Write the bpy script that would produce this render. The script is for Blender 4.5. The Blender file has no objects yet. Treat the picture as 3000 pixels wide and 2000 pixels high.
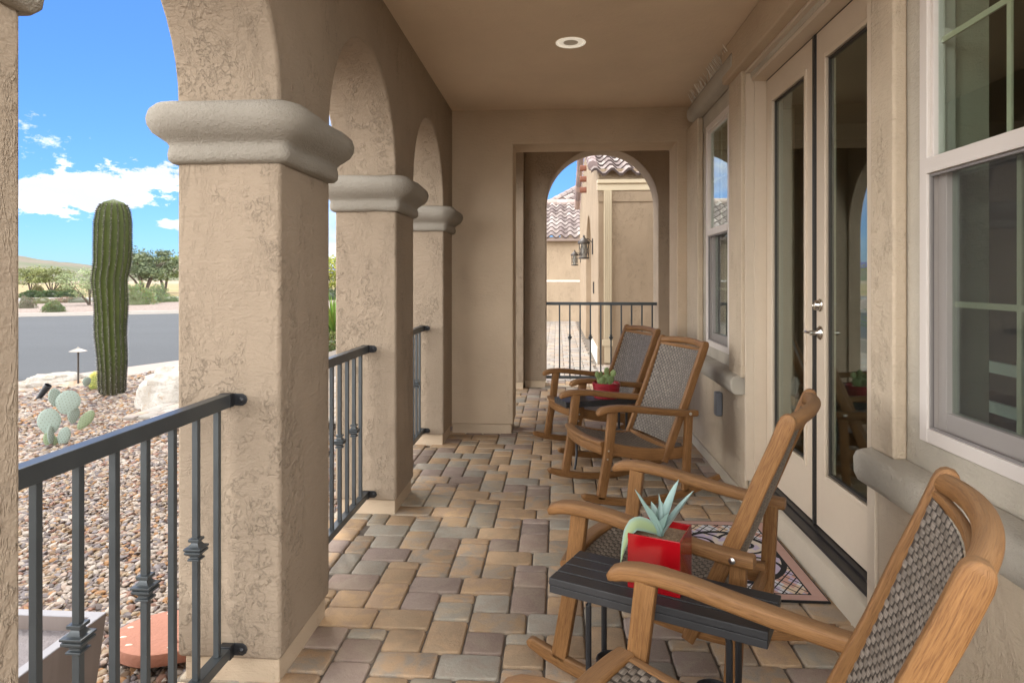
import bpy, bmesh, math, random
from mathutils import Vector, Matrix, noise as mnoise
R=math.radians; PI=math.pi
random.seed(7)
scn=bpy.context.scene
COL=scn.collection
# ------------------------------------------------------------------ camera, world, sun, exposure
F=1932.; TH=math.atan(132/F); H=1.40
cam=bpy.data.cameras.new('camera'); co=bpy.data.objects.new('camera',cam); COL.objects.link(co)
co.location=(0,0,H); co.rotation_euler=(R(90),0,TH)
cam.sensor_width=36; cam.lens=36*F/3000; cam.shift_y=-(1000-816)/3000; cam.clip_start=.05; cam.clip_end=20000
scn.camera=co
SUN_AZ=R(-24); SUN_EL=R(52)
world=bpy.data.worlds.new("World"); scn.world=world; world.use_nodes=True
nt=world.node_tree; nt.nodes.clear()
def wn(t,**k):
    n=nt.nodes.new(t)
    for a,b in k.items(): setattr(n,a,b)
    return n
def wm(op,a,b=None,c=None,clamp=False):
    n=nt.nodes.new('ShaderNodeMath'); n.operation=op; n.use_clamp=clamp
    for i,v in enumerate((a,b,c)):
        if v is None: continue
        if hasattr(v,'is_linked') or hasattr(v,'links'): nt.links.new(v,n.inputs[i])
        else: n.inputs[i].default_value=v
    return n.outputs[0]
out=wn('ShaderNodeOutputWorld'); bg=wn('ShaderNodeBackground'); bg.inputs[1].default_value=.15
sky=wn('ShaderNodeTexSky'); sky.sky_type='NISHITA'; sky.sun_disc=False; sky.sun_elevation=SUN_EL; sky.sun_rotation=SUN_AZ
sky.air_density=1.1; sky.dust_density=.35; sky.ozone_density=2.2; sky.altitude=700
tc=wn('ShaderNodeTexCoord'); sx=wn('ShaderNodeSeparateXYZ'); nt.links.new(tc.outputs['Generated'],sx.inputs[0])
az=wm('ARCTAN2',sx.outputs[0],sx.outputs[1]); el=wm('ARCSINE',sx.outputs[2])
cxy=wn('ShaderNodeCombineXYZ'); nt.links.new(az,cxy.inputs[0]); nt.links.new(wm('MULTIPLY',el,1.9),cxy.inputs[1])
def wnoise(scale,detail,rough,seed=0.):
    m=wn('ShaderNodeVectorMath',operation='ADD'); nt.links.new(cxy.outputs[0],m.inputs[0]); m.inputs[1].default_value=(seed,seed*.7,0)
    n=wn('ShaderNodeTexNoise'); n.inputs['Scale'].default_value=scale; n.inputs['Detail'].default_value=detail; n.inputs['Roughness'].default_value=rough
    nt.links.new(m.outputs[0],n.inputs['Vector']); return n.outputs[0]
nz=wnoise(26,9,.66)
def blob(a0,e0,ra,re,tilt,thr):
    da=wm('DIVIDE',wm('SUBTRACT',az,a0),ra); de=wm('DIVIDE',wm('SUBTRACT',wm('SUBTRACT',el,e0),wm('MULTIPLY',wm('SUBTRACT',az,a0),tilt)),re)
    d=wm('SQRT',wm('ADD',wm('MULTIPLY',da,da),wm('MULTIPLY',de,de)))
    v=wm('SUBTRACT',wm('ADD',wm('MULTIPLY',wm('SUBTRACT',nz,.5),2.6),1.),d)
    return wm('MULTIPLY',v,thr,clamp=True)
b1=blob(R(-36.5),R(6.4),R(7.6),R(1.75),.16,5.)
b2=blob(R(-30.3),R(4.15),R(2.0),R(.5),.05,5.)
b3=blob(R(-22.3),R(3.9),R(1.2),R(.5),0,5.)
b4=blob(R(-50),R(9),R(10),R(3.2),.1,2.6)
cl=wm('MAXIMUM',wm('MAXIMUM',b1,b2),wm('MAXIMUM',b3,b4))
# unseen rear and overhead cloud, overbright to light the porch; streaks for the reflections
big=wnoise(3.2,7,.6,4.); west=wm('MAXIMUM',wm('MULTIPLY',wm('SUBTRACT',wm('ABSOLUTE',az),R(58)),4.,clamp=True),wm('MULTIPLY',wm('SUBTRACT',el,R(34)),4.,clamp=True))
streak=wm('MULTIPLY',wm('MULTIPLY',wm('SUBTRACT',R(9.5),wm('ABSOLUTE',wm('SUBTRACT',az,R(-16)))),20.,clamp=True),wm('MULTIPLY',wm('SUBTRACT',wnoise(7,6,.6,2.),.36),4.,clamp=True)); cl=wm('MAXIMUM',cl,wm('MULTIPLY',streak,.9))
rear=wm('MULTIPLY',west,wm('MULTIPLY',wm('SUBTRACT',big,.30),5.,clamp=True))
shade=wm('MULTIPLY',wm('SUBTRACT',wnoise(11,5,.6,9.),.40),6.,clamp=True)
hsv=wn('ShaderNodeHueSaturation'); hsv.inputs['Saturation'].default_value=1.0; hsv.inputs['Value'].default_value=1.0
nt.links.new(sky.outputs[0],hsv.inputs['Color'])
tint=wn('ShaderNodeMix',data_type='RGBA',blend_type='MULTIPLY'); tint.inputs[0].default_value=1; nt.links.new(hsv.outputs[0],tint.inputs[6]); tint.inputs[7].default_value=(.088,.153,.270,1)
ccol=wn('ShaderNodeMix',data_type='RGBA'); nt.links.new(shade,ccol.inputs[0]); ccol.inputs[6].default_value=(1.6,1.7,2.0,1); ccol.inputs[7].default_value=(2.4,2.4,2.4,1)
mx=wn('ShaderNodeMix',data_type='RGBA'); nt.links.new(cl,mx.inputs[0]); nt.links.new(tint.outputs[2],mx.inputs[6]); nt.links.new(ccol.outputs[2],mx.inputs[7])
mr=wn('ShaderNodeMix',data_type='RGBA'); nt.links.new(rear,mr.inputs[0]); nt.links.new(mx.outputs[2],mr.inputs[6]); vs_=wn('ShaderNodeVectorMath',operation='SCALE'); vs_.inputs[0].default_value=(1,.99,.97); nt.links.new(wm('MAXIMUM',wm('SUBTRACT',15.,wm('MULTIPLY',el,15.)),5.),vs_.inputs['Scale']); nt.links.new(vs_.outputs[0],mr.inputs[7])
nt.links.new(mr.outputs[2],bg.inputs[0]); nt.links.new(bg.outputs[0],out.inputs[0])
sl=bpy.data.lights.new('sun','SUN'); sl.energy=.9; sl.angle=R(12); sl.color=(1,.95,.87)
so=bpy.data.objects.new('sun',sl); COL.objects.link(so)
sd=Vector((math.sin(SUN_AZ)*math.cos(SUN_EL),math.cos(SUN_AZ)*math.cos(SUN_EL),math.sin(SUN_EL)))
so.rotation_euler=(-sd).to_track_quat('-Z','Y').to_euler()
scn.view_settings.view_transform='Standard'; scn.view_settings.look='None'; scn.view_settings.gamma=1; scn.view_settings.exposure=2.05
scn.cycles.max_bounces=10; scn.cycles.diffuse_bounces=6; scn.cycles.transparent_max_bounces=24

def ray(px,py):
    a=(px-1500)/F; b=(816-py)/F; s,c=math.sin(TH),math.cos(TH); return Vector((-s+a*c,c+a*s,b))
def onz(px,py,z):     # survey helper: where a line of sight meets a level
    r=ray(px,py); t=(z-H)/r.z; return Vector((r.x*t,r.y*t,z))

# ------------------------------------------------------------------ helpers
class MB:
    def __init__(s): s.v=[]; s.f=[]; s.g=[]; s.c=[]; s.d=[]; s.cur=(.5,.5,.5); s.cur2=(.5,.5,.5)
    def add(s,vs,fs,gs=None,col=None):
        o=len(s.v); s.v+= [tuple(v) for v in vs]; s.f+=[tuple(i+o for i in f) for f in fs]
        s.g+= [tuple(g) for g in gs] if gs else [tuple(v) for v in vs]
        s.c+=[col or s.cur]*len(vs); s.d+=[s.cur2]*len(vs)
    def box(s,x0,x1,y0,y1,z0,z1,M=None,col=None):
        vs=[Vector((x,y,z)) for x in (x0,x1) for y in (y0,y1) for z in (z0,z1)]
        if M: vs=[M@v for v in vs]
        s.add(vs,[(0,1,3,2),(4,6,7,5),(0,4,5,1),(2,3,7,6),(0,2,6,4),(1,5,7,3)],col=col)
    def prism(s,pts,axis,a,b,col=None):
        # pts 2D polygon; axis 'x','y','z' extrude from a to b
        def mk(p,t):
            return {'x':(t,p[0],p[1]),'y':(p[0],t,p[1]),'z':(p[0],p[1],t)}[axis]
        n=len(pts); vs=[mk(p,a) for p in pts]+[mk(p,b) for p in pts]
        fs=[tuple(range(n)),tuple(reversed(range(n,2*n)))]+[(i,i+n,(i+1)%n+n,(i+1)%n) for i in range(n)]
        s.add(vs,fs,col=col)
    def sweep(s,path,w,h,side=None,up=None,n=3,r=.3,caps=True,taper=None,grain=True,col=None,circ=False):
        # bar along path; section w (sideways) x h (up), rounded corners
        path=[Vector(p) for p in path]; m=len(path); sec=[]
        if circ:
            k=max(6,n); sec=[(math.cos(2*PI*i/k)*.5,math.sin(2*PI*i/k)*.5) for i in range(k)]
            sec=[(a*w,b*h) for a,b in sec]
        else:
            rr=r*min(w,h)
            for cx,cy,a0 in ((w/2-rr,h/2-rr,0),(-w/2+rr,h/2-rr,90),(-w/2+rr,-h/2+rr,180),(w/2-rr,-h/2+rr,270)):
                for i in range(n): 
                    a=R(a0+90*i/(n-1)); sec.append((cx+rr*math.cos(a),cy+rr*math.sin(a)))
        ns=len(sec); vs=[];gs=[];L=0; off=random.random()*9
        for i,p in enumerate(path):
            t=(path[min(i+1,m-1)]-path[max(i-1,0)]).normalized()
            if side is not None: sd_=Vector(side); u=sd_.cross(t).normalized() if False else t.cross(sd_).normalized()*-1; sd2=(sd_-t*sd_.dot(t)).normalized()
            else:
                u_=Vector(up) if up else (Vector((0,0,1)) if abs(t.z)<.9 else Vector((1,0,0)))
                sd2=t.cross(u_).normalized()
            u=sd2.cross(t).normalized()
            if i: L+=(path[i]-path[i-1]).length
            sc=taper[i] if taper else 1
            if not hasattr(sc,'__len__'): sc=(sc,sc)
            for a,b in sec:
                vs.append(p+sd2*a*sc[0]+u*b*sc[1]); gs.append((L+off,a+off,b))
        fs=[]
        for i in range(m-1):
            for j in range(ns):
                k=(j+1)%ns; fs.append((i*ns+j,i*ns+k,(i+1)*ns+k,(i+1)*ns+j))
        if caps: fs+= [tuple(reversed(range(ns))),tuple(range((m-1)*ns,m*ns))]
        s.add(vs,fs,gs,col=col)
    def tube(s,path,r,n=8,col=None,taper=None): s.sweep(path,2*r,2*r,n=n,circ=True,col=col,taper=taper)
    def lathe(s,prof,n=24,M=None,col=None,cap=True):
        vs=[]
        for r_,z in prof:
            for i in range(n):
                a=2*PI*i/n; v=Vector((r_*math.cos(a),r_*math.sin(a),z)); vs.append(M@v if M else v)
        fs=[(i*n+j,i*n+(j+1)%n,(i+1)*n+(j+1)%n,(i+1)*n+j) for i in range(len(prof)-1) for j in range(n)]
        if cap:
            if prof[0][0]>1e-4: fs.append(tuple(reversed(range(n))))
            if prof[-1][0]>1e-4: fs.append(tuple(range((len(prof)-1)*n,len(prof)*n)))
        s.add(vs,fs,col=col)
    def ellipsoid(s,c,rx,ry,rz,M=None,nu=12,nv=8,col=None):
        vs=[]
        for j in range(nv+1):
            t=PI*j/nv
            for i in range(nu):
                a=2*PI*i/nu; v=Vector((rx*math.sin(t)*math.cos(a),ry*math.sin(t)*math.sin(a),rz*math.cos(t)))
                vs.append((M@v if M else v)+Vector(c))
        fs=[(j*nu+i,(j+1)*nu+i,(j+1)*nu+(i+1)%nu,j*nu+(i+1)%nu) for j in range(nv) for i in range(nu)]
        s.add(vs,fs,col=col)
    def build(s,name,mat,parent=None,bevel=0,smooth=True,angle=40,seg=2):
        me=bpy.data.meshes.new(name); me.from_pydata(s.v,[],s.f); 
        a=me.attributes.new('grain','FLOAT_VECTOR','POINT'); a.data.foreach_set('vector',[x for g in s.g for x in g])
        for nm,dat in (('col',s.c),('col2',s.d)):
            a=me.attributes.new(nm,'FLOAT_COLOR','POINT'); a.data.foreach_set('color',[x for g in dat for x in (g[0],g[1],g[2],1)])
        me.materials.append(mat)
        bm=bmesh.new(); bm.from_mesh(me); bmesh.ops.recalc_face_normals(bm,faces=bm.faces); bm.to_mesh(me); bm.free()
        if smooth:
            me.polygons.foreach_set('use_smooth',[True]*len(me.polygons))
            me.set_sharp_from_angle(angle=R(angle))
        me.update()
        o=bpy.data.objects.new(name,me); COL.objects.link(o)
        if parent: o.parent=parent
        if bevel:
            b=o.modifiers.new('bevel','BEVEL'); b.width=bevel; b.segments=seg; b.limit_method='ANGLE'; b.angle_limit=R(50); b.harden_normals=True
        return o
def thing(name,label,cat,loc=(0,0,0),rz=0,group=None):
    o=bpy.data.objects.new(name,None); COL.objects.link(o); o.empty_display_size=.1
    o.location=loc; o.rotation_euler=(0,0,rz); return tag(o,label,cat,group)
def tag(o,label,cat,group=None,kind=None):
    o['label']=label; o['category']=cat
    if group: o['group']=group
    if kind: o['kind']=kind
    return o
def struct(o): o['kind']='structure'; return o
def dup(o,parent=None):
    c=o.copy(); COL.objects.link(c)
    if parent: c.parent=parent
    for ch in list(o.children): dup(ch,c)
    return c

# ------------------------------------------------------------------ materials
class NT:
    def __init__(s,name,rough=.8,metal=0,spec=None):
        s.m=bpy.data.materials.new(name); s.m.use_nodes=True; s.t=s.m.node_tree; s.b=s.t.nodes['Principled BSDF']; s.out=s.t.nodes['Material Output']
        s.b.inputs['Roughness'].default_value=rough; s.b.inputs['Metallic'].default_value=metal
        if spec is not None: s.b.inputs['Specular IOR Level'].default_value=spec
    def n(s,t,**k):
        n=s.t.nodes.new(t)
        for a,b in k.items(): setattr(n,a,b)
        return n
    def l(s,a,b): s.t.links.new(a,b)
    def math(s,op,a,b=None,clamp=False,c=None):
        n=s.t.nodes.new('ShaderNodeMath'); n.operation=op; n.use_clamp=clamp
        for i,v in enumerate((a,b,c)):
            if v is None: continue
            if isinstance(v,bpy.types.NodeSocket): s.l(v,n.inputs[i])
            else: n.inputs[i].default_value=v
        return n.outputs[0]
    def pos(s): return s.n('ShaderNodeNewGeometry').outputs['Position']
    def obj(s): return s.n('ShaderNodeTexCoord').outputs['Object']
    def attr(s,nm,o='Vector'): return s.n('ShaderNodeAttribute',attribute_name=nm).outputs[o]
    def mapv(s,v,sc=(1,1,1),rot=(0,0,0),loc=(0,0,0)):
        n=s.n('ShaderNodeMapping'); n.inputs['Scale'].default_value=sc; n.inputs['Rotation'].default_value=rot; n.inputs['Location'].default_value=loc; s.l(v,n.inputs[0]); return n.outputs[0]
    def noise(s,v,scale,detail=4,rough=.55,dist=0,o=0):
        n=s.n('ShaderNodeTexNoise'); n.inputs['Scale'].default_value=scale; n.inputs['Detail'].default_value=detail; n.inputs['Roughness'].default_value=rough; n.inputs['Distortion'].default_value=dist
        s.l(v,n.inputs['Vector']); return n.outputs[o]
    def vor(s,v,scale,feat='F1',o='Distance',rnd=1):
        n=s.n('ShaderNodeTexVoronoi',feature=feat); n.inputs['Scale'].default_value=scale; n.inputs['Randomness'].default_value=rnd; s.l(v,n.inputs['Vector']); return n.outputs[o]
    def ramp(s,v,stops,interp='LINEAR'):
        n=s.n('ShaderNodeValToRGB'); n.color_ramp.interpolation=interp; e=n.color_ramp.elements
        while len(e)<len(stops): e.new(.5)
        for i,(p,c) in enumerate(stops):
            e[i].position=p; e[i].color=(c,c,c,1) if not hasattr(c,'__len__') else (*c,1)
        s.l(v,n.inputs[0]); return n.outputs[0]
    def mix(s,f,a,b,blend='MIX'):
        n=s.n('ShaderNodeMix',data_type='RGBA',blend_type=blend)
        for i,v in ((0,f),(6,a),(7,b)):
            if isinstance(v,bpy.types.NodeSocket): s.l(v,n.inputs[i])
            elif i==0: n.inputs[0].default_value=v
            else: n.inputs[i].default_value=(*v,1)
        return n.outputs[2]
    def bump(s,h,dist=.01,strength=1,normal=None):
        n=s.n('ShaderNodeBump'); n.inputs['Strength'].default_value=strength; n.inputs['Distance'].default_value=dist; s.l(h,n.inputs['Height'])
        if normal: s.l(normal,n.inputs['Normal'])
        return n.outputs[0]
    def color(s,c):
        if isinstance(c,bpy.types.NodeSocket): s.l(c,s.b.inputs['Base Color'])
        else: s.b.inputs['Base Color'].default_value=(*c,1)
    def normal(s,n): s.l(n,s.b.inputs['Normal'])

def stucco(name,col,patch=1.0,fine=1.0,streak=0.,mott=.10,cut=.50,grain=0):
    t=NT(name,.92,spec=.12); p=t.pos()
    big=t.noise(p,1.7,3,.6)
    c=t.mix(t.ramp(big,[(.3,0.),(.7,1.)]),tuple(x*(1-mott) for x in col),tuple(min(1,x*(1+mott)) for x in col))
    dk=t.ramp(t.noise(p,.9,6,.7,.4),[(.52,0.),(.75,1.)]); c=t.mix(t.math('MULTIPLY',dk,.16),c,tuple(x*.72 for x in col))
    c=t.mix(t.math('MULTIPLY',t.noise(p,240,2,.7),.35),c,tuple(x*.80 for x in col))
    # skip-trowel: crumbly small ridges gathered in broken vertical islands, fine sand float elsewhere
    mn_=t.noise(t.mapv(p,(1.7,1.7,.55)),3.0,6,.72,.6)
    mask=t.ramp(mn_,[(cut+.02,0.),(cut+.075,1.)])
    isl=t.noise(t.mapv(p,(1,1,.8)),44,4,.6,.5)
    ridge=t.ramp(isl,[(.46,0.),(.49,1.),(.60,.8)])
    edge=t.ramp(mn_,[(cut-.004,0.),(cut+.006,1.),(cut+.02,0.)])
    mask=t.math('MULTIPLY',mask,t.ramp(t.noise(p,13,3,.6,.4),[(.44,0.),(.52,1.)]))
    h1=t.math('MULTIPLY',ridge,mask)
    fn=t.noise(p,150,3,.65); fm=t.noise(t.mapv(p,(1,1,2.2)),36,5,.62); sw=t.noise(t.mapv(p,(3,3,14)),3,3,.6,.6)
    if grain: fm=t.noise(p,75,3,.7); sw=t.noise(p,9,3,.6)
    h=t.math('ADD',t.math('MULTIPLY',t.math('ADD',h1,t.math('MULTIPLY',edge,.35)),.75*patch),t.math('ADD',t.math('MULTIPLY',fn,.24*fine),t.math('ADD',t.math('MULTIPLY',fm,.55*fine),t.math('MULTIPLY',sw,.5*fine))))
    crev=t.math('MULTIPLY',t.ramp(isl,[(.40,0.),(.445,1.),(.465,0.)]),mask); c=t.mix(t.math('MULTIPLY',crev,.72*patch),c,tuple(x*.45 for x in col))  # shade of the crevices painted into the colour beside the ridges
    if streak:
        sn=t.noise(t.mapv(p,(20,20,3.2)),1,7,.75,.9); sm=t.math('MULTIPLY',t.ramp(sn,[(.52,0.),(.72,1.)]),t.ramp(t.noise(p,2.4,3,.6),[(.35,.1),(.65,1.)]))
        c=t.mix(t.math('MULTIPLY',sm,streak),c,tuple(x*.5 for x in col))
    t.color(c); t.normal(t.bump(h,.0065,1.)); return t.m
ST=(.335,.265,.196)
M={}
M['stucco']=stucco('stucco tan',ST,.8,1.25,cut=.475)
M['stucco_smooth']=stucco('stucco smooth',(.52,.41,.295),.35,1.,cut=.55)
M['stucco_worn']=stucco('stucco weathered',(.55,.45,.335),.6,1.2,.35,cut=.52)
M['stucco_cap']=stucco('stucco cap',(.315,.285,.24),.0,1.6,grain=1)
M['stucco_sill']=stucco('stucco sill grey',(.43,.39,.325),0.,1.2,mott=.2,grain=1)
M['ceiling']=stucco('ceiling',(.72,.585,.435),.12,.6,mott=.05,cut=.56)
M['far_stucco']=stucco('far stucco',(.37,.285,.20),.8,1.1,cut=.48)

def simple(name,col,rough=.6,metal=0,bump=None,var=.0,spec=None,vs=20):
    t=NT(name,rough,metal,spec); c=col
    if var:
        c=t.mix(t.noise(t.obj(),vs,4,.6),tuple(x*(1-var) for x in col),tuple(min(1,x*(1+var)) for x in col))
    t.color(c)
    if bump: t.normal(t.bump(t.noise(t.obj(),bump[0],3,.6),bump[1]))
    return t.m
M['door']=simple('door paint',(.60,.50,.385),.45,0,(60,.0006),.03)
M['trim']=simple('casing paint',(.58,.485,.375),.5,0,(70,.0008),.04)
M['vinyl']=simple('window vinyl',(.66,.60,.55),.35)
M['black_rubber']=simple('black rubber',(.018,.017,.017),.45)
M['threshold']=simple('dark threshold',(.022,.021,.022),.32,.4,None,.2)
M['nickel']=simple('satin nickel',(.62,.59,.54),.22,1)
M['steel']=simple('bolt steel',(.55,.53,.5),.3,1)
M['white']=simple('white enamel',(.92,.90,.85),.4)
M['rail']=None
t=NT('rail paint',.36,.35); p=t.obj()
n1=t.noise(p,9,5,.6); c=t.mix(n1,(.048,.056,.062),(.085,.095,.10)); ed=t.ramp(t.noise(p,70,3,.7),[(.68,0.),(.76,1.)]); c=t.mix(t.math('MULTIPLY',ed,.5),c,(.16,.15,.13)); t.color(c)
t.l(t.math('ADD',t.math('MULTIPLY',n1,.25),.25),t.b.inputs['Roughness']); M['rail']=t.m
M['black_iron']=simple('black iron',(.022,.023,.026),.42,.2,(120,.0006),.2)
M['black_slat']=simple('black slat',(.028,.028,.030),.48,0,(90,.0007),.25)
M['concrete']=simple('curb concrete',(.47,.405,.315),.85,0,(90,.0012),.10,vs=6)
M['dark']=simple('lamp bronze',(.07,.06,.053),.5,.5)
M['curtain']=simple('curtain',(.62,.70,.60),.8)
M['inside']=simple('inside walls',(.16,.14,.11),.9)
# wood
t=NT('eucalyptus wood',.5,spec=.3); g=t.attr('grain')
a=t.noise(t.mapv(g,(4.5,120,120)),1,6,.66,1.2); b_=t.noise(t.mapv(g,(22,420,420)),1,3,.65); big=t.noise(t.mapv(g,(2.5,9,9)),1,3,.5)
c=t.mix(t.ramp(a,[(.3,0.),(.7,1.)]),(.160,.072,.022),(.275,.140,.052)); c=t.mix(t.math('MULTIPLY',t.ramp(b_,[(.48,0.),(.66,1.)]),.75),c,(.105,.042,.014))
c=t.mix(t.math('MULTIPLY',t.ramp(big,[(.45,0.),(.75,1.)]),.35),c,(.36,.18,.07))
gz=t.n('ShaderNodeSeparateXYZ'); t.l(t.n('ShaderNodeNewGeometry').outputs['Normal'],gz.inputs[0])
upf=t.math('MULTIPLY',t.math('SUBTRACT',gz.outputs[2],.35,True),.55); c=t.mix(upf,c,(.27,.175,.105))  # mixes a paler, greyer brown into upward-facing wood
t.color(c); t.l(t.math('ADD',t.math('MULTIPLY',a,.25),.36),t.b.inputs['Roughness']); t.normal(t.bump(t.math('ADD',a,b_),.0012)); M['wood']=t.m
# wicker uses col
t=NT('wicker strand',.5,spec=.35); c=t.attr('col','Color'); g=t.attr('grain')
st=t.noise(t.mapv(g,(300,12,1)),1,1,.5); c2=t.mix(t.math('MULTIPLY',t.ramp(st,[(.4,0.),(.62,1.)]),.5),c,(.05,.04,.032)); t.color(c2); t.normal(t.bump(st,.0008)); M['wicker']=t.m
# pavers
t=NT('paver concrete',1.,spec=.04); p=t.pos(); ca=t.attr('col','Color'); cb=t.attr('col2','Color')
c=t.mix(t.ramp(t.noise(p,11,4,.6,.6),[(.42,0.),(.6,1.)]),ca,cb); sp=t.noise(p,330,2,.7)
c=t.mix(t.math('MULTIPLY',t.ramp(sp,[(.3,1.),(.42,0.)]),.5),c,(.07,.055,.045)); c=t.mix(t.math('MULTIPLY',t.ramp(sp,[(.62,0.),(.72,1.)]),.4),c,(.55,.48,.4))
c=t.mix(t.math('MULTIPLY',t.ramp(t.noise(p,2.2,5,.7),[(.5,0.),(.8,1.)]),.25),c,(.13,.10,.08))
t.color(c); t.normal(t.bump(t.math('ADD',t.math('MULTIPLY',sp,.4),t.noise(p,70,3,.6)),.0025)); M['paver']=t.m
t=NT('joint sand',.95); p=t.pos(); t.color(t.mix(t.noise(p,180,3,.7),(.08,.068,.055),(.24,.20,.16))); t.normal(t.bump(t.noise(p,300,2,.6),.002)); M['sand']=t.m
def vcol(name,rough=.8,bump=(80,.002),spec=.3,var=.15,sub=0):
    t=NT(name,rough,spec=spec); c=t.attr('col','Color'); n=t.noise(t.obj(),bump[0]*.4,4,.6)
    c=t.mix(t.math('MULTIPLY',n,var*2,True),c,t.mix(1.,c,(.55,.55,.55),'MULTIPLY')); t.color(c); t.normal(t.bump(t.noise(t.obj(),bump[0],3,.6),bump[1]))
    return t.m
M['tile']=vcol('roof tile',.8,(60,.004),.2,.3)
M['leaf']=vcol('leaf',.6,(40,.001),.25,.3)
M['plant']=vcol('succulent skin',.5,(60,.0006),.35,.15)
M['bark']=simple('bark',(.075,.055,.042),.9,0,(30,.01),.3)
M['clay']=simple('terracotta',(.24,.095,.060),.75,0,(60,.002),.15)
def rock(name,a,b,c3):
    t=NT(name,.9,spec=.2); p=t.obj(); c=t.mix(t.ramp(t.noise(p,3.5,6,.65,.6),[(.4,0.),(.62,1.)]),a,b)
    c=t.mix(t.math('MULTIPLY',t.ramp(t.noise(p,9,6,.7,1.),[(.56,0.),(.68,1.)]),.7),c,c3)
    t.color(c); t.normal(t.bump(t.math('ADD',t.noise(t.mapv(p,(1,1,3)),9,8,.7,.5),t.noise(p,40,4,.6)),.03)); return t.m
M['rock']=rock('white quartz rock',(.40,.36,.31),(.53,.50,.46),(.34,.22,.13))
M['rock2']=rock('peach rock',(.50,.34,.23),(.58,.49,.40),(.36,.20,.10))

# ------------------------------------------------------------------ ground, road
def sheet(name,pts,z,mat,thick=None):
    m=MB(); m.add([(x,y,z) for x,y in pts],[tuple(range(len(pts)))]); return struct(m.build(name,mat,smooth=False))
t=NT('desert soil',.95); p=t.pos(); c=t.mix(t.noise(p,.05,5,.6),(.25,.195,.13),(.32,.25,.155)); c=t.mix(t.ramp(t.noise(p,4,5,.7),[(.4,0.),(.7,1.)]),c,(.30,.235,.17)); t.color(c); t.normal(t.bump(t.noise(p,30,4,.6),.02)); M['soil']=t.m
sheet('ground',[(-9000,-9000),(9000,-9000),(9000,9000),(-9000,9000)],-.30,M['soil'])
t=NT('asphalt',.85,spec=.3); p=t.pos(); c=t.mix(t.noise(t.mapv(p,(.25,1.,1)),.5,5,.6),(.050,.054,.058),(.075,.080,.086)); c=t.mix(t.math('MULTIPLY',t.ramp(t.noise(p,120,2,.7),[(.55,0.),(.7,1.)]),.4),c,(.26,.26,.26)); t.color(c); t.normal(t.bump(t.noise(p,150,2,.6),.004)); M['asphalt']=t.m
# road edges follow the surveyed near and far kerb lines
na=onz(60,1126,-.2); nb=onz(510,1065,-.2); dn=(nb-na).normalized(); 
fa=onz(76,927,-.2); fb=onz(510,918,-.2); df=(fb-fa).normalized()
N0=na-dn*14; N1=na+dn*60; F0=fa-df*40; F1=fa+df*70
sheet('road',[(N0.x,N0.y),(N1.x,N1.y),(F1.x,F1.y),(F0.x,F0.y)],-.21,M['asphalt'])
t=NT('pink granite',.95); p=t.pos(); v=t.n('ShaderNodeTexVoronoi'); v.inputs['Scale'].default_value=16; t.l(p,v.inputs['Vector'])
c=t.mix(t.ramp(v.outputs['Color'],[(.2,0.),(.8,1.)]),(.18,.135,.11),(.31,.25,.215)); t.color(c); t.normal(t.bump(v.outputs['Distance'],.03)); M['granite']=t.m
def perp(d): return Vector((-d.y,d.x,0))
G0=F0+perp(df)*.25; G1=F1+perp(df)*.25; K0=onz(76,885,-.2)-df*40; K1=onz(500,880,-.2)+df*60
sheet('verge',[(G0.x,G0.y),(G1.x,G1.y),(K1.x,K1.y),(K0.x,K0.y)],-.195,M['granite'])
sheet('far_road',[((K0+perp(df)*.2).x,(K0+perp(df)*.2).y),((K1+perp(df)*.2).x,(K1+perp(df)*.2).y),((K1+perp(df)*8).x,(K1+perp(df)*8).y),((K0+perp(df)*8).x,(K0+perp(df)*8).y)],-.21,simple('old asphalt',(.20,.20,.21),.9,0,None,.1))
t=NT('dry lawn',.95); p=t.pos(); c=t.mix(t.ramp(t.noise(p,.12,5,.6),[(.4,0.),(.6,1.)]),(.24,.18,.07),(.28,.21,.10)); c=t.mix(t.ramp(t.noise(t.mapv(p,(.2,1.6,1)),.05,3,.5),[(.6,0.),(.66,1.)]),c,(.13,.17,.04)); t.color(c); M['lawn']=t.m
L0=K0+perp(df)*9; L1=K1+perp(df)*9
sheet('lawn',[(L0.x,L0.y),(L1.x,L1.y),((L1+perp(df)*160).x,(L1+perp(df)*160).y),((L0+perp(df)*160).x,(L0+perp(df)*160).y)],-.19,M['lawn'])
M['kerb']=simple('kerb concrete',(.36,.33,.30),.9,0,(60,.003),.08)
def kerb(A,B,w,z0,z1,name='kerb'):
    d=(B-A).normalized(); q=perp(d)*w; m=MB(); L=(B-A).length; n=int(L/3)
    for i in range(n):
        a=A+d*(L*i/n+.006); b=A+d*(L*(i+1)/n-.006); 
        m.add([a+Vector((0,0,z0-A.z)),b+Vector((0,0,z0-A.z)),b+q+Vector((0,0,z0-A.z)),a+q+Vector((0,0,z0-A.z)),a+q*.15+Vector((0,0,z1-A.z)),b+q*.15+Vector((0,0,z1-A.z)),b+q+Vector((0,0,z1-A.z)),a+q+Vector((0,0,z1-A.z))],[(0,1,5,4),(1,2,6,5),(2,3,7,6),(3,0,4,7),(4,5,6,7)])
    return struct(m.build(name,M['kerb'],smooth=False))
kerb(F0,F1,.28,-.30,-.07); kerb(K0-perp(df)*.12,K1-perp(df)*.12,.22,-.30,-.10); kerb(K0+perp(df)*8.05,K1+perp(df)*8.05,.22,-.30,-.10)
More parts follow.
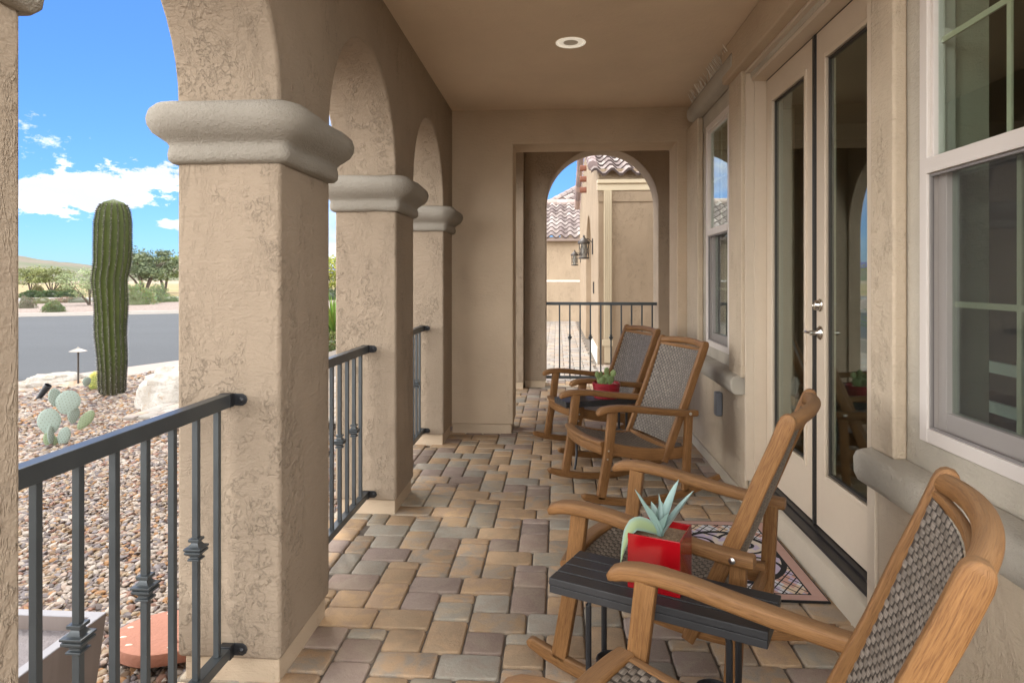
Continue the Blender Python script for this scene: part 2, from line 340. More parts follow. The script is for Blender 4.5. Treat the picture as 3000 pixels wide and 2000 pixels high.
# near pavement: pink walk strip beside the road
W=-perp(dn)*1.0
t=NT('pink pavement',.9); p=t.pos(); t.color(t.mix(t.noise(p,2,4,.6),(.29,.235,.205),(.35,.29,.255))); t.normal(t.bump(t.noise(p,120,2,.6),.002)); M['pave']=t.m
m=MB(); q0,q1=N0+perp(dn)*-.02,N1+perp(dn)*-.02
m.prism([(q0.x,q0.y),(q1.x,q1.y),((q1+W).x,(q1+W).y),((q0+W).x,(q0+W).y)],'z',-.29,-.145); struct(m.build('pavement',M['pave'],smooth=False))
# hills (far terrain) as one ridged mesh, and a low near hill on the left
def hills(name,dist,prof,mat,depth):
    m=MB(); vs=[];n=len(prof)
    for k in range(5):
        for i,(azd,eld) in enumerate(prof):
            a=R(azd); r=dist+depth*(k-4)/4*1.0; hgt=dist*math.tan(R(eld))*(1,.0,.0,.0,.0)[0]*(k/4)**.7
            jit=(mnoise.noise(Vector((azd*.9,k*3.1,dist)))*.18+1)
            vs.append((r*math.sin(a),r*math.cos(a),(hgt*jit if k else 0)-.5 if k<4 else dist*math.tan(R(eld))))
    fs=[(k*n+i,k*n+i+1,(k+1)*n+i+1,(k+1)*n+i) for k in range(4) for i in range(n-1)]
    m.add(vs,fs); return struct(m.build(name,mat,angle=180))
t=NT('near hill',.95); p=t.pos(); c=t.mix(t.ramp(t.noise(p,.01,5,.6),[(.42,0.),(.6,1.)]),(.085,.105,.045),(.150,.120,.088)); c=t.mix(t.ramp(t.vor(p,.16),[(.1,.7),(.4,0.)]),c,(.11,.15,.06)); t.color(c); M['hill']=t.m
def prof(a0,a1,step,f): 
    out_=[];a=a0
    while a<=a1: out_.append((a,f(a))); a+=step
    return out_
def lerp(pts,x):
    for (x0,y0),(x1,y1) in zip(pts,pts[1:]):
        if x0<=x<=x1: return y0+(y1-y0)*(x-x0)/(x1-x0)
    return pts[0][1] if x<pts[0][0] else pts[-1][1]
KP=[(-90,1.6),(-60,2.6),(-45,2.0),(-42,1.75),(-40.6,1.72),(-39.5,1.45),(-38,1.3),(-36.5,1.1),(-35,.75),(-33.5,1.1),(-32,1.5),(-30.5,1.95),(-29,2.1),(-26,1.8),(-24,.9),(-20,.5),(-10,.4),(20,.6)]
hills('hill',900,prof(-90,20,.4,lambda a:lerp(KP,a)*.98+mnoise.noise(Vector((a*2.1,0,0)))*.08),M['hill'],350)
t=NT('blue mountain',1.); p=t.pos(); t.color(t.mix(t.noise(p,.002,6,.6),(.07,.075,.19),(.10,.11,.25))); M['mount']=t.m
MP=[(-100,1.2),(-40,.3),(-30,.6),(-24,1.3),(-22.6,1.75),(-21.5,1.4),(-19,1.0),(-12,.6),(30,.9)]
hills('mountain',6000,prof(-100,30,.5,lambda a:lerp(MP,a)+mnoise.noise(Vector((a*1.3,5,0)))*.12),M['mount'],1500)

# ------------------------------------------------------------------ river-rock gravel (uncountable): one object, instanced stones
sheet('gravel_bed',[(-1.30,-4),(-1.30,26),(-4.2,26),(q1+W).to_2d()[:] if False else (-6.3,13.0),(N0+W).to_2d()[:] ,(-16,-4)],-.165,M['sand'])
poly=[Vector((-1.34,-1.0)),Vector((-1.34,16)),Vector((-3.6,16)),(na+dn*3.2+W).to_2d(),(na+W).to_2d(),(na-dn*4+W).to_2d(),Vector((-11,2.5)),Vector((-6,-1.0))]
def inside(x,y,P):
    c=False;n=len(P);j=n-1
    for i in range(n):
        if (P[i].y>y)!=(P[j].y>y) and x<(P[j].x-P[i].x)*(y-P[i].y)/(P[j].y-P[i].y)+P[i].x: c=not c
        j=i
    return c
gp=[];rg=random.Random(3)
y=-.6
while y<15.5:
    x=-11.5
    while x<-1.34:
        d=math.hypot(x,y); st=.0245 if d<6.5 else (.034 if d<10 else .055)
        X=x+rg.uniform(-.5,.5)*st*1.2; Y=y+rg.uniform(-.5,.5)*st*1.2
        if (y>8.5 and x<-1.3 and False) or inside(X,Y,poly):
            if not (d>6.5 and math.degrees(math.atan2(X,Y))<-58): gp.append((X,Y,-.162+mnoise.noise(Vector((X*.9,Y*.9,0)))*.02+rg.uniform(0,.012),st/.0245*rg.uniform(.7,1.45)))
        x+=st
    y+=.0245 if y<6 else (.034 if y<9.5 else .055)
me=bpy.data.meshes.new('gravel'); me.from_pydata([g[:3] for g in gp],[],[])
at=me.attributes.new('sz','FLOAT','POINT'); at.data.foreach_set('value',[g[3] for g in gp])
go=bpy.data.objects.new('gravel',me); COL.objects.link(go); tag(go,'multicoloured river rock gravel bed outside the porch railing','gravel',kind='stuff')
t=NT('river rock',.7,spec=.25); oi=t.n('ShaderNodeObjectInfo').outputs['Random']
c=t.ramp(oi,[(0,(.50,.44,.38)),(.12,(.66,.60,.53)),(.24,(.42,.30,.20)),(.34,(.30,.27,.27)),(.44,(.72,.67,.60)),(.55,(.40,.24,.18)),(.63,(.56,.45,.31)),(.72,(.36,.34,.36)),(.80,(.62,.51,.43)),(.88,(.54,.31,.14)),(.94,(.24,.20,.19)),(1,(.68,.65,.64))],'CONSTANT')
c=t.mix(1.,c,(.56,.535,.52),'MULTIPLY'); c=t.mix(t.math('MULTIPLY',t.noise(t.obj(),2.2,4,.6),.5),c,t.mix(1.,c,(.6,.5,.45),'MULTIPLY')); t.color(c); M['gravel']=t.m
me.materials.append(M['gravel'])
ng=bpy.data.node_groups.new('scatter stones','GeometryNodeTree'); ng.interface.new_socket('Geometry',in_out='INPUT',socket_type='NodeSocketGeometry'); ng.interface.new_socket('Geometry',in_out='OUTPUT',socket_type='NodeSocketGeometry')
N=ng.nodes; gi=N.new('NodeGroupInput'); gout=N.new('NodeGroupOutput'); iop=N.new('GeometryNodeInstanceOnPoints'); ng.links.new(gi.outputs[0],iop.inputs['Points'])
gti=N.new('GeometryNodeGeometryToInstance')
for k in range(6):
    ic=N.new('GeometryNodeMeshIcoSphere'); ic.inputs['Radius'].default_value=1; ic.inputs['Subdivisions'].default_value=2
    sp_=N.new('GeometryNodeSetPosition'); nzn=N.new('ShaderNodeTexNoise'); nzn.inputs['Scale'].default_value=.75; nzn.inputs['Detail'].default_value=1.5
    ps=N.new('GeometryNodeInputPosition'); ad=N.new('ShaderNodeVectorMath'); ad.operation='ADD'; ad.inputs[1].default_value=(k*7.3,k*3.1,0); ng.links.new(ps.outputs[0],ad.inputs[0]); ng.links.new(ad.outputs[0],nzn.inputs['Vector'])
    sb=N.new('ShaderNodeVectorMath'); sb.operation='SUBTRACT'; sb.inputs[1].default_value=(.5,.5,.5); ng.links.new(nzn.outputs['Color'],sb.inputs[0])
    sc_=N.new('ShaderNodeVectorMath'); sc_.operation='SCALE'; sc_.inputs[3].default_value=2.0; ng.links.new(sb.outputs[0],sc_.inputs[0])
    ng.links.new(ic.outputs[0],sp_.inputs['Geometry']); ng.links.new(sc_.outputs[0],sp_.inputs['Offset'])
    tr=N.new('GeometryNodeTransform'); tr.inputs['Scale'].default_value=(.0175,.0120+.002*(k%3),.0078); ng.links.new(sp_.outputs[0],tr.inputs[0])
    sh=N.new('GeometryNodeSetShadeSmooth'); sh.inputs['Shade Smooth'].default_value=(k%2==0); ng.links.new(tr.outputs[0],sh.inputs[0])
    sm=N.new('GeometryNodeSetMaterial'); sm.inputs['Material'].default_value=M['gravel']; ng.links.new(sh.outputs[0],sm.inputs[0]); ng.links.new(sm.outputs[0],gti.inputs[0])
ng.links.new(gti.outputs[0],iop.inputs['Instance']); iop.inputs['Pick Instance'].default_value=True
rv=N.new('FunctionNodeRandomValue'); rv.data_type='FLOAT_VECTOR'; rv.inputs[0].default_value=(-.5,-.5,0); rv.inputs[1].default_value=(.5,.5,6.28); ng.links.new(rv.outputs[0],iop.inputs['Rotation'])
na_=N.new('GeometryNodeInputNamedAttribute'); na_.data_type='FLOAT'; na_.inputs[0].default_value='sz'; ng.links.new(na_.outputs[0],iop.inputs['Scale'])
ng.links.new(iop.outputs[0],gout.inputs[0]); md=go.modifiers.new('stones','NODES'); md.node_group=ng

# ------------------------------------------------------------------ paver floor
PC=[((.39,.275,.175),(.34,.25,.165)),((.38,.27,.17),(.32,.26,.20)),((.29,.262,.215),(.35,.285,.21)),((.30,.275,.23),(.29,.25,.205)),((.275,.215,.185),(.30,.24,.20)),((.27,.205,.17),(.30,.24,.19)),((.40,.28,.18),(.30,.255,.205)),((.35,.25,.17),(.42,.29,.175))]
def paver(m,x0,x1,y0,y1,rg,light=0):
    g=.0032; x0+=g;x1-=g;y0+=g;y1-=g; cx,cy=(x0+x1)/2,(y0+y1)/2
    a,b=rg.choice(PC); k=rg.uniform(1.02,1.32)
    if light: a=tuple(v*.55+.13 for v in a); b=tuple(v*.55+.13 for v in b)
    m.cur=tuple(v*k for v in a); m.cur2=tuple(v*k for v in b)
    dz=rg.uniform(-.0015,.001); tx,ty=rg.uniform(-.008,.008),rg.uniform(-.008,.008)
    vs=[];nn=0
    for z,ins in ((-.035,0),(-.011,0),(-.002,.003),(0,.0075)):
        hx,hy=(x1-x0)/2-ins,(y1-y0)/2-ins; rr=.017-ins*.4
        ring=[]
        for sx_,sy_,a0 in ((1,1,0),(-1,1,90),(-1,-1,180),(1,-1,270)):
            for i in range(4):
                an=R(a0+30*i); ring.append((sx_*(hx-rr)+rr*math.cos(an),sy_*(hy-rr)+rr*math.sin(an)))
        nn=len(ring)
        for (u,v) in ring: vs.append((cx+u,cy+v,z+dz+u*tx+v*ty))
    fs=[(l*nn+i,l*nn+(i+1)%nn,(l+1)*nn+(i+1)%nn,(l+1)*nn+i) for l in range(3) for i in range(nn)]+[tuple(range(3*nn,4*nn))]
    m.add(vs,fs)
UP=.0783
UNIT=[(0,2,2,3),(0,5,2,2),(0,7,2,1),(-2,0,3,2),(1,0,3,2),(2,2,2,2),(6,2,2,2),(2,6,2,2),(6,6,2,2),(4,6,2,3),(4,9,2,2),(4,11,2,1),(2,4,3,2),(5,4,3,2)]
def lay(name,X0,X1,Y0,Y1,seed,light=0,border=False):
    m=MB(); rg=random.Random(seed); ax,ay=-.515,2.45-2*UP
    if border:
        y=Y0
        while y<Y1-.05: paver(m,X0,X0+UP*3,y,y+UP*2,rg,light); y+=UP*2
        X0+=UP*3
    for a in range(int((X0-ax)/(8*UP))-2,int((X1-ax)/(8*UP))+2):
        for b in range(int((Y0-ay)/(8*UP))-2,int((Y1-ay)/(8*UP))+2):
            for (i,j,w,h) in UNIT:
                x0=ax+(a*8+i)*UP; y0=ay+(b*8+j)*UP; x1=min(x0+w*UP,X1); y1=min(y0+h*UP,Y1); x0=max(x0,X0); y0=max(y0,Y0)
                if x1-x0<.045 or y1-y0<.045: continue
                paver(m,x0,x1,y0,y1,rg,light)
    return struct(m.build(name,M['paver'],angle=60))
lay('floor',-1.33,1.24,-.6,9.05,5,0,True)
sheet('floor_bed',[(-1.34,-1.3),(1.9,-1.3),(1.9,9.1),(-1.34,9.1)],-.013,M['sand'])
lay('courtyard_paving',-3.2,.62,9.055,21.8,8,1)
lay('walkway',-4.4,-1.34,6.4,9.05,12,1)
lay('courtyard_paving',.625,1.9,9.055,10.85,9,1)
sheet('paving_bed',[(-4.4,6.39),(-1.345,6.39),(-1.345,9.1),(1.9,9.1),(1.9,22.5),(-4.4,22.5)],-.018,M['sand'])

# ------------------------------------------------------------------ arcade on the left
XI,XO=-.95,-1.32; PY=[(.64,1.118),(2.21,2.705),(3.85,4.325),(5.49,5.93)]
CZ0,CZ1=1.80,2.005; CE=2.92
arc=thing('porch_arcade','tan stucco arcade of square pillars and round arches along the left of the porch','arcade')
m=MB(); pts=[(.64,CZ1)]
for (a0,a1),(b0,b1) in zip(PY,PY[1:]):
    pts.append((a1,CZ1)); cy=(a1+b0)/2; rr=(b0-a1)/2
    for i in range(1,24): an=PI-PI*i/24; pts.append((cy+rr*math.cos(an),CZ1+.0+rr*math.sin(an)))
    pts.append((b0,CZ1))
pts+=[(6.33,CZ1),(6.33,3.1),(.64,3.1)]
m.prism(pts,'x',XO,XI); m.build('arch_wall',M['stucco'],arc,bevel=.014,angle=30,seg=3)
def capital():
    # rounded bolster moulding profile swept round a rectangle
    prof_=[(0,CZ0-.003),(.020,CZ0-.001),(.033,CZ0+.010),(.036,CZ0+.030),(.033,CZ0+.048),(.030,CZ0+.058),(.038,CZ0+.070),(.056,CZ0+.082),(.084,CZ0+.102),(.100,CZ0+.128),(.104,CZ0+.152),(.098,CZ0+.176),(.078,CZ0+.195),(.045,CZ0+.206),(0,CZ0+.209)]
    return prof_
def ringcap(m,x0,x1,y0,y1):
    pr=capital(); vs=[]; nn=0
    for o,z in pr:
        ring=[]
        for cx,cy,a0 in ((x1,y1,0),(x0,y1,90),(x0,y0,180),(x1,y0,270)):
            for i in range(5): an=R(a0+22.5*i); ring.append((cx+(o-.004 if o==0 else o)*math.cos(an),cy+(o-.004 if o==0 else o)*math.sin(an)))
        full=[]
        for i in range(len(ring)):     # subdivide sides so the hand-made wobble shows
            a=ring[i]; b=ring[(i+1)%len(ring)]; full.append(a)
            if math.dist(a,b)>.1:
                for k in (1,2,3,4,5): full.append((a[0]+(b[0]-a[0])*k/6,a[1]+(b[1]-a[1])*k/6))
        nn=len(full)
        for p_ in full:
            w=mnoise.noise(Vector((p_[0]*7,p_[1]*7,z*5)))*.009 if o>0 else 0
            vs.append((p_[0]+w,p_[1]+w,z+w*.6))
    n=len(pr); fs=[(l*nn+i,l*nn+(i+1)%nn,(l+1)*nn+(i+1)%nn,(l+1)*nn+i) for l in range(n-1) for i in range(nn)]
    m.add(vs,fs)
for k,(a,b) in enumerate(PY):
    XI=-.95 if k else -.795
    if k==0: a,b=.50,.934
    m=MB(); nz_=14
    # shaft with slightly hand-worked faces
    m.box(XO,XI,a,b,.083,CZ0+.004); pl=m.build('pillar',M['stucco'],arc,bevel=.016,seg=3)
    m=MB(); m.box(XO+.02,XI-.012,a+.018,b-.018,-.3,.086); m.build('plinth',M['stucco_smooth'],pl,bevel=.006)
    m=MB(); ringcap(m,XO+.004,XI-.004,a+.004,b-.004); m.build('capital',M['stucco_cap'],pl,angle=80)
# ------------------------------------------------------------------ railings
def knuckle(m,x,y,z):
    pr=[(.0095,.0),(.019,.001),(.019,.006),(.0135,.009),(.0135,.014),(.018,.018),(.026,.024),(.026,.030),(.022,.032),(.0275,.036),(.0275,.041),(.018,.044),(.0115,.054),(.0115,.058),(.0175,.060),(.0175,.068),(.0095,.070)]
    vs=[(x+sx_*h,y+sy_*h,z+dz-.035) for h,dz in pr for sx_,sy_ in ((1,1),(-1,1),(-1,-1),(1,-1))]
    fs=[(l*4+i,l*4+(i+1)%4,(l+1)*4+(i+1)%4,(l+1)*4+i) for l in range(len(pr)-1) for i in range(4)]+[(3,2,1,0)]
    m.add(vs,fs)
def railing_y(label,y0,y1,ys,odd,x=-1.132,zt=1.005,zb=.122):
    r=thing('railing',label,'railing',(x,(y0+y1)/2,zb),0,'dark iron railings between the porch pillars'); yc=(y0+y1)/2
    def L(m): m.v=[(v[0]-x,v[1]-yc,v[2]-zb) for v in m.v]; return m
    m=MB(); m.box(x-.02,x+.02,y0+.028,y1-.028,zt-.045,zt); L(m).build('top_rail',M['rail'],r,bevel=.003)
    m=MB(); m.box(x-.02,x+.02,y0+.028,y1-.028,zb-.018,zb+.018); L(m).build('bottom_rail',M['rail'],r,bevel=.003)
    for k,yy in enumerate(ys):
        m=MB(); m.box(x-.0095,x+.0095,yy-.0095,yy+.0095,zb+.018,zt-.045); b=L(m).build('baluster',M['rail'],r,bevel=.0015,seg=1)
        if k%2==odd: m=MB(); knuckle(m,x,yy,.553); L(m).build('collar',M['rail'],b,bevel=.001,seg=1)
    for zz in (zt-.022,zb):
        for s_,ye in ((1,y0),(-1,y1)):
            m=MB(); pr=[(-.024,-.021),(.050,-.021),(.062,-.013),(.067,0),(.062,.013),(.050,.021),(-.024,.021)]
            m.prism([(x+.0+a,zz+b) for a,b in pr],'y',ye+s_*.0,ye+s_*.006); m.box(x-.0215,x+.0215,min(ye+s_*.006,ye+s_*.034),max(ye+s_*.006,ye+s_*.034),zz-.0235,zz+.0235)
            b=L(m).build('bracket',M['black_iron'],r,bevel=.003)
            m=MB(); m.lathe([(.010,0),(.010,.004),(.006,.008),(0,.009)],10,Matrix.Translation((x+.047,ye+s_*.006,zz))@Matrix.Rotation(-s_*PI/2,4,'X')); L(m).build('bolt',M['black_iron'],b)
    return r
railing_y('dark iron railing in the nearest bay, the box planter right outside it',.936,2.21,[2.129-.128*k for k in range(9)],1)
railing_y('dark iron railing between the first and second full pillars from the front',2.705,3.85,[3.737-.1214*k for k in range(8)],1)
railing_y('dark iron railing in the farthest left bay before the end wall',4.325,5.49,[5.377-.1214*k for k in range(9)],1)
# ------------------------------------------------------------------ ceiling, and roof slab added to block light
m=MB(); m.box(XI,1.25,.66,6.0,CE,3.12); struct(m.build('ceiling',M['ceiling'],smooth=False))
m=MB(); m.prism([(-1.6,.66),(9,.66),(9,9.2),(-1.6,9.2)],'z',3.36,3.5); m.build('light_block_roof',M['stucco_smooth'],None); tag(bpy.data.objects['light_block_roof'],'unseen flat roof slab added over the porch and house to block light','roof')  # unseen slab added to keep sky light off the porch
# recessed light
def glow(m_,v):  # faint emission added to ring and baffle, taking the light as on
    b=m_.node_tree.nodes['Principled BSDF']; b.inputs['Emission Color'].default_value=(1,.90,.72,1); b.inputs['Emission Strength'].default_value=v; return m_
t_=thing('recessed_light','round white recessed light in the brown porch ceiling','ceiling light',(0,0,CE))
r0=ray(1672,125); tt=(CE-H)/r0.z; lx,ly=r0.x*tt,r0.y*tt; t_.location=(lx,ly,CE)
RR=87.5/2*(ly*math.cos(TH)-lx*math.sin(TH))/F
m=MB(); m.lathe([(RR*.82,.0),(RR*.84,-.004),(RR,-.005),(RR+.001,-.001),(RR,.0)],40,cap=False); m.build('trim_ring',glow(simple('trim ring white',(.92,.9,.85),.4),.10),t_)
m=MB(); m.lathe([(RR*.82,-.001),(RR*.80,-.0005),(RR*.5,-.0015+.0),(RR*.48,-.001)],40,cap=False); m.lathe([(RR*.82,-.0022),(RR*.5,-.0012)],40,cap=False); m.build('baffle',glow(simple('baffle',(.88,.85,.78),.5),.10),t_)
m=MB(); m.lathe([(0,-.0022),(RR*.2,-.0022),(RR*.5,-.0014)],32,cap=False); m.build('lens',simple('lens grey',(.62,.56,.45),.4),t_)

# ------------------------------------------------------------------ end wall with square opening
ew=thing('end_wall','tan stucco end wall of the porch with a tall square opening','wall')
m=MB(); OL,OR,OT=-.394,1.06,2.61
m.prism([(XO-.0,.083),(OL,.083),(OL,OT),(OR,OT),(OR,.083),(1.9,.083),(1.9,3.3),(XO+.0,3.3)],'y',5.932,6.33); m.build('wall',M['stucco_smooth'],ew,bevel=.014,seg=3)
m=MB(); m.box(XI+.0,OL-.018,5.950,6.31,-.2,.085); m.box(OR+.012,1.9,5.950,6.31,-.2,.085); m.build('base',M['stucco_smooth'],ew,bevel=.005)
# arch wall beyond
aw=thing('arch_wall','shaded stucco wall with a round arch opening beyond the end wall','wall')
AL,AR,AY=-.14,1.284,8.5; AT=3.06; rr=(AR-AL)/2; sp=AT-rr
pts=[(-.42,.083),(AL,.083),(AL,sp)]+[((AL+AR)/2+rr*math.cos(PI-PI*i/32),sp+rr*math.sin(PI-PI*i/32)) for i in range(1,32)]+[(AR,sp),(AR,.083),(1.9,.083),(1.9,3.4),(-.42,3.4)]
m=MB(); m.prism(pts,'y',AY,AY+.45); m.build('wall',M['stucco'],aw,bevel=.012,angle=30)
m=MB(); m.box(-.41,AL-.015,AY+.015,AY+.43,-.2,.085); m.box(AR+.015,1.9,AY+.015,AY+.43,-.2,.085); m.build('base',M['stucco_smooth'],aw)
m=MB(); m.box(-1.10,-.421,8.352,8.95,.083,3.29); p_=m.build('pilaster',M['stucco'],aw,bevel=.014,seg=3)
m=MB(); m.box(-1.09,-.432,8.365,8.93,-.2,.085); m.build('base',M['stucco_smooth'],p_)
pts=[(6.335,.083),(6.58,.083),(6.58,1.97)]+[(7.455+.875*math.cos(PI-PI*i/24),1.97+.875*math.sin(PI-PI*i/24)) for i in range(1,24)]+[(8.33,1.97),(8.33,.083),(8.35,.083),(8.35,3.29),(6.335,3.29)]
m=MB(); m.prism(pts,'x',-1.099,-.951); tag(m.build('side_arch_wall',M['stucco'],None,bevel=.01,angle=30),'stucco side arch of the passage, seen mirrored in the door glass','wall')
m=MB(); m.box(-1.32,1.9,6.33,8.49,3.3,3.42); struct(m.build('ceiling',M['ceiling'],smooth=False))
# rail across the far arch
rl=thing('railing','dark iron railing across the far arch in front of the courtyard','railing',(0,8.62,0))
m=MB(); m.box(AL,AR,-.02,.02,1.055,1.095); m.build('top_rail',M['rail'],rl,bevel=.003)
m=MB(); m.box(AL,AR,-.02,.02,.10,.136); m.build('bottom_rail',M['rail'],rl,bevel=.003)
for k in range(10):
    r0=ray(1639.3+k*30.15,900); X=r0.x*8.62/r0.y
    m=MB(); m.box(X-.0095,X+.0095,-.0095,.0095,.136,1.055); b=m.build('baluster',M['rail'],rl)
    if k in (1,3,5,7,9): m=MB(); knuckle(m,X,0,.64); m.build('collar',M['rail'],b)

# ------------------------------------------------------------------ house wall on the right
XW=1.195; hw=thing('house_wall','weathered tan stucco house wall on the right with windows and double doors','house')
DY0,DY1=2.56,4.185; DT=2.64; DZ=.165
# wall with openings in YZ
W1=(1.50,2.235,.885,2.56); W2=(4.65,5.335,.885,2.59)
def wallseg(m,y0,y1,z0,z1,x0=XW,x1=XW+.2): m.box(x0,x1,y0,y1,z0,z1)
def wall_poly(): return None
m=MB()
for (y0,y1,z0,z1) in [(1.30,W1[0],0,CE),(W1[0],W1[1],0,W1[2]),(W1[0],W1[1],W1[3],CE),(W1[1],DY0,0,CE),(DY0,DY1,DT,CE),(DY1,W2[0],0,CE),(W2[0],W2[1],0,W2[2]),(W2[0],W2[1],W2[3],CE),(W2[1],5.94,0,CE)]:
    m.box(XW,XW+.2,y0,y1,z0,z1)
bm=bmesh.new(); me=bpy.data.meshes.new('tmp'); me.from_pydata(m.v,[],m.f); bm.from_mesh(me); bmesh.ops.remove_doubles(bm,verts=bm.verts,dist=1e-5)
dd={}
for f in bm.faces: dd.setdefault(tuple(sorted(v.index for v in f.verts)),[]).append(f)
bmesh.ops.delete(bm,geom=[f for l in dd.values() if len(l)>1 for f in l],context='FACES')
bmesh.ops.recalc_face_normals(bm,faces=bm.faces)
m=MB(); bm.verts.index_update(); m.add([v.co[:] for v in bm.verts],[[v.index for v in f.verts] for f in bm.faces]); bm.free()
m.build('wall',stucco('wall grey stucco',(.50,.45,.37),.3,1.2,mott=.15),hw,smooth=False)
def strip(x,y0,y1,z0,z1,mat='stucco_worn',name='trim_strip',bev=.012):
    m=MB(); m.box(x,XW-.001,y0,y1,z0,z1); return m.build(name,M[mat],hw,bevel=bev,seg=3)
for (a,b) in ((2.335,2.505),(4.195,4.50),(5.485,5.931)): strip(1.145,a,b,.78,2.70 if a<5 else 2.72)
strip(1.04,1.36,1.545,.0,2.92,'stucco','pilaster')
strip(1.10,2.335,4.50,2.69,2.919,'stucco_smooth','header')
# lower wall below the sills, just proud of the wall face
strip(1.165,1.50,2.49,.0,.66,'stucco_worn','lower_wall'); strip(1.165,4.20,5.931,.0,.67,'stucco_worn','lower_wall')
def sill(y0,y1,z0,z1,name='sill'):
    m=MB(); pr=[(XW-.002,z0),(1.125,z0),(1.105,z0+.012),(1.092,z0+.04),(1.09,z1-.03),(1.10,z1-.008),(1.12,z1),(XW-.002,z1+.012)]
    m.prism(pr,'y',y0,y1); return m.build(name,M['stucco_sill'],hw,bevel=.014,seg=3,angle=60)
sill(1.50,2.525,.65,.775); sill(4.24,5.70,.665,.785)
sill(4.24,5.66,2.715,2.835,'head_moulding')
# concrete kerb and dark threshold at the doors
m=MB(); m.prism([(1.30,-.02),(1.19,-.02),(1.205,.115),(1.235,.135),(1.30,.15)],'y',DY0+.0,DY1-.002); m.build('door_sill',M['concrete'],hw,bevel=.004)
m=MB(); m.prism([(1.34,.151),(1.222,.139),(1.224,.150),(1.262,.158),(1.262,.170),(1.282,.175),(1.34,.178)],'y',DY0+.002,DY1-.012); m.build('threshold',M['threshold'],hw,bevel=.002)
# base line of concrete along the wall foot
m=MB(); m.box(1.150,1.17,4.21,5.92,-.02,.075); m.box(1.150,1.17,1.56,2.48,-.02,.075); m.build('foot_curb',M['concrete'],hw,bevel=.006)
# casing: stepped jambs and head
m=MB()
for y0,y1,yy in ((DY1-.012,DY1+.008,1),(DY0-.05,DY0+.012,-1)):
    m.box(1.165,1.235,y0,y1,.15,DT+.03); 
m.box(1.215,1.36,DY1-.026,DY1-.0125,.17,DT); m.box(1.215,1.36,DY0+.0125,DY0+.07,.17,DT)
m.box(1.165,1.235,DY0-.05,DY1+.008,DT+.031,DT+.05); m.box(1.20,1.36,DY0+.013,DY1-.013,DT-.022,DT+.030)
m.build('door_casing',M['trim'],hw,bevel=.003)
# leaves
def leaf(y0,y1,active):
    z0,z1=.182,DT-.028; X=1.287
    r=MB(); gy0,gy1,gz0,gz1=y0+.118,y1-.118,.455,2.46
    for (a,b,c_,d) in ((y0,gy0,z0,z1),(gy1,y1,z0,z1),(gy0,gy1,z0,gz0),(gy0,gy1,gz1,z1)): r.box(X,X+.045,a,b,c_,d)
    lf=r.build('door_leaf',M['door'],hw,smooth=False)
    r=MB(); w=.022
    for (a,b,c_,d) in ((gy0-w,gy0+.004,gz0-w,gz1+w),(gy1-.004,gy1+w,gz0-w,gz1+w),(gy0+.004,gy1-.004,gz0-w,gz0+.004),(gy0+.004,gy1-.004,gz1-.004,gz1+w)): r.box(X-.009,X+.004,a,b,c_,d)
    r.build('glass_frame',M['door'],lf,bevel=.004)
    r=MB()
    for (a,b,c_,d) in ((gy0+.004,gy0+.014,gz0+.004,gz1-.004),(gy1-.014,gy1-.004,gz0+.004,gz1-.004),(gy0+.014,gy1-.014,gz0+.004,gz0+.014),(gy0+.014,gy1-.014,gz1-.014,gz1-.004)): r.box(X+.008,X+.03,a,b,c_,d)
    r.build('spacer_bar',M['dark'],lf)
    r=MB(); r.box(X+.014,X+.018,gy0,gy1,gz0,gz1); r.build('glass_pane',M['glass'],lf,smooth=False)
    if active:
        yc=y1-.052
        M1=lambda z:Matrix.Translation((X,yc,z))@Matrix.Rotation(-PI/2,4,'Y')
        r=MB(); r.lathe([(.031,0),(.031,.006),(.026,.010),(.023,.030),(.020,.033),(.018,.0335),(.017,.031),(0,.031)],32,M1(1.27)); r.box(X-.0325,X-.031,yc-.001,yc+.001,1.263,1.277); r.build('deadbolt',M['nickel'],lf)
        r=MB(); r.lathe([(.034,0),(.034,.005),(.028,.012),(.015,.018),(.012,.022),(.012,.052),(0,.052)],32,M1(1.135))
        r.sweep([(X-.046,yc,1.135),(X-.052,yc+.025,1.136),(X-.050,yc+.055,1.137),(X-.047,yc+.085,1.134),(X-.044,yc+.10,1.131)],.018,.014,up=(0,0,1),n=8,circ=True,taper=[1.3,1.1,.95,1.0,.8]); r.build('lever_handle',M['nickel'],lf)
    return lf
g_=NT('glass'); gt=g_.t; gt.nodes.remove(g_.b)
tr_=g_.n('ShaderNodeBsdfTransparent'); tr_.inputs[0].default_value=(.86,.92,.88,1); gl=g_.n('ShaderNodeBsdfGlossy'); gl.inputs['Roughness'].default_value=.004; gl.inputs[0].default_value=(.9,.95,.93,1)
fr=g_.n('ShaderNodeFresnel'); g_.l(g_.math('ADD',g_.math('MULTIPLY',g_.n('ShaderNodeNewGeometry').outputs['Backfacing'],1/1.5-1.5),1.5),fr.inputs[0]); ms=g_.n('ShaderNodeMixShader'); fac=g_.math('ADD',g_.math('MULTIPLY',fr.outputs[0],1.25,True),.01,True)
g_.l(fac,ms.inputs[0]); g_.l(tr_.outputs[0],ms.inputs[1]); g_.l(gl.outputs[0],ms.inputs[2]); g_.l(ms.outputs[0],g_.out.inputs[0]); M['glass']=g_.m
g_=NT('screen'); g_.t.nodes.remove(g_.b); tr_=g_.n('ShaderNodeBsdfTransparent'); df_=g_.n('ShaderNodeBsdfDiffuse'); df_.inputs[0].default_value=(.085,.08,.08,1)
mn=g_.n('ShaderNodeMixShader'); mn.inputs[0].default_value=.36; g_.l(tr_.outputs[0],mn.inputs[1]); g_.l(df_.outputs[0],mn.inputs[2]); g_.l(mn.outputs[0],g_.out.inputs[0]); M['screen']=g_.m
leaf(3.402,DY1-.030,False); leaf(2.634,3.372,True)
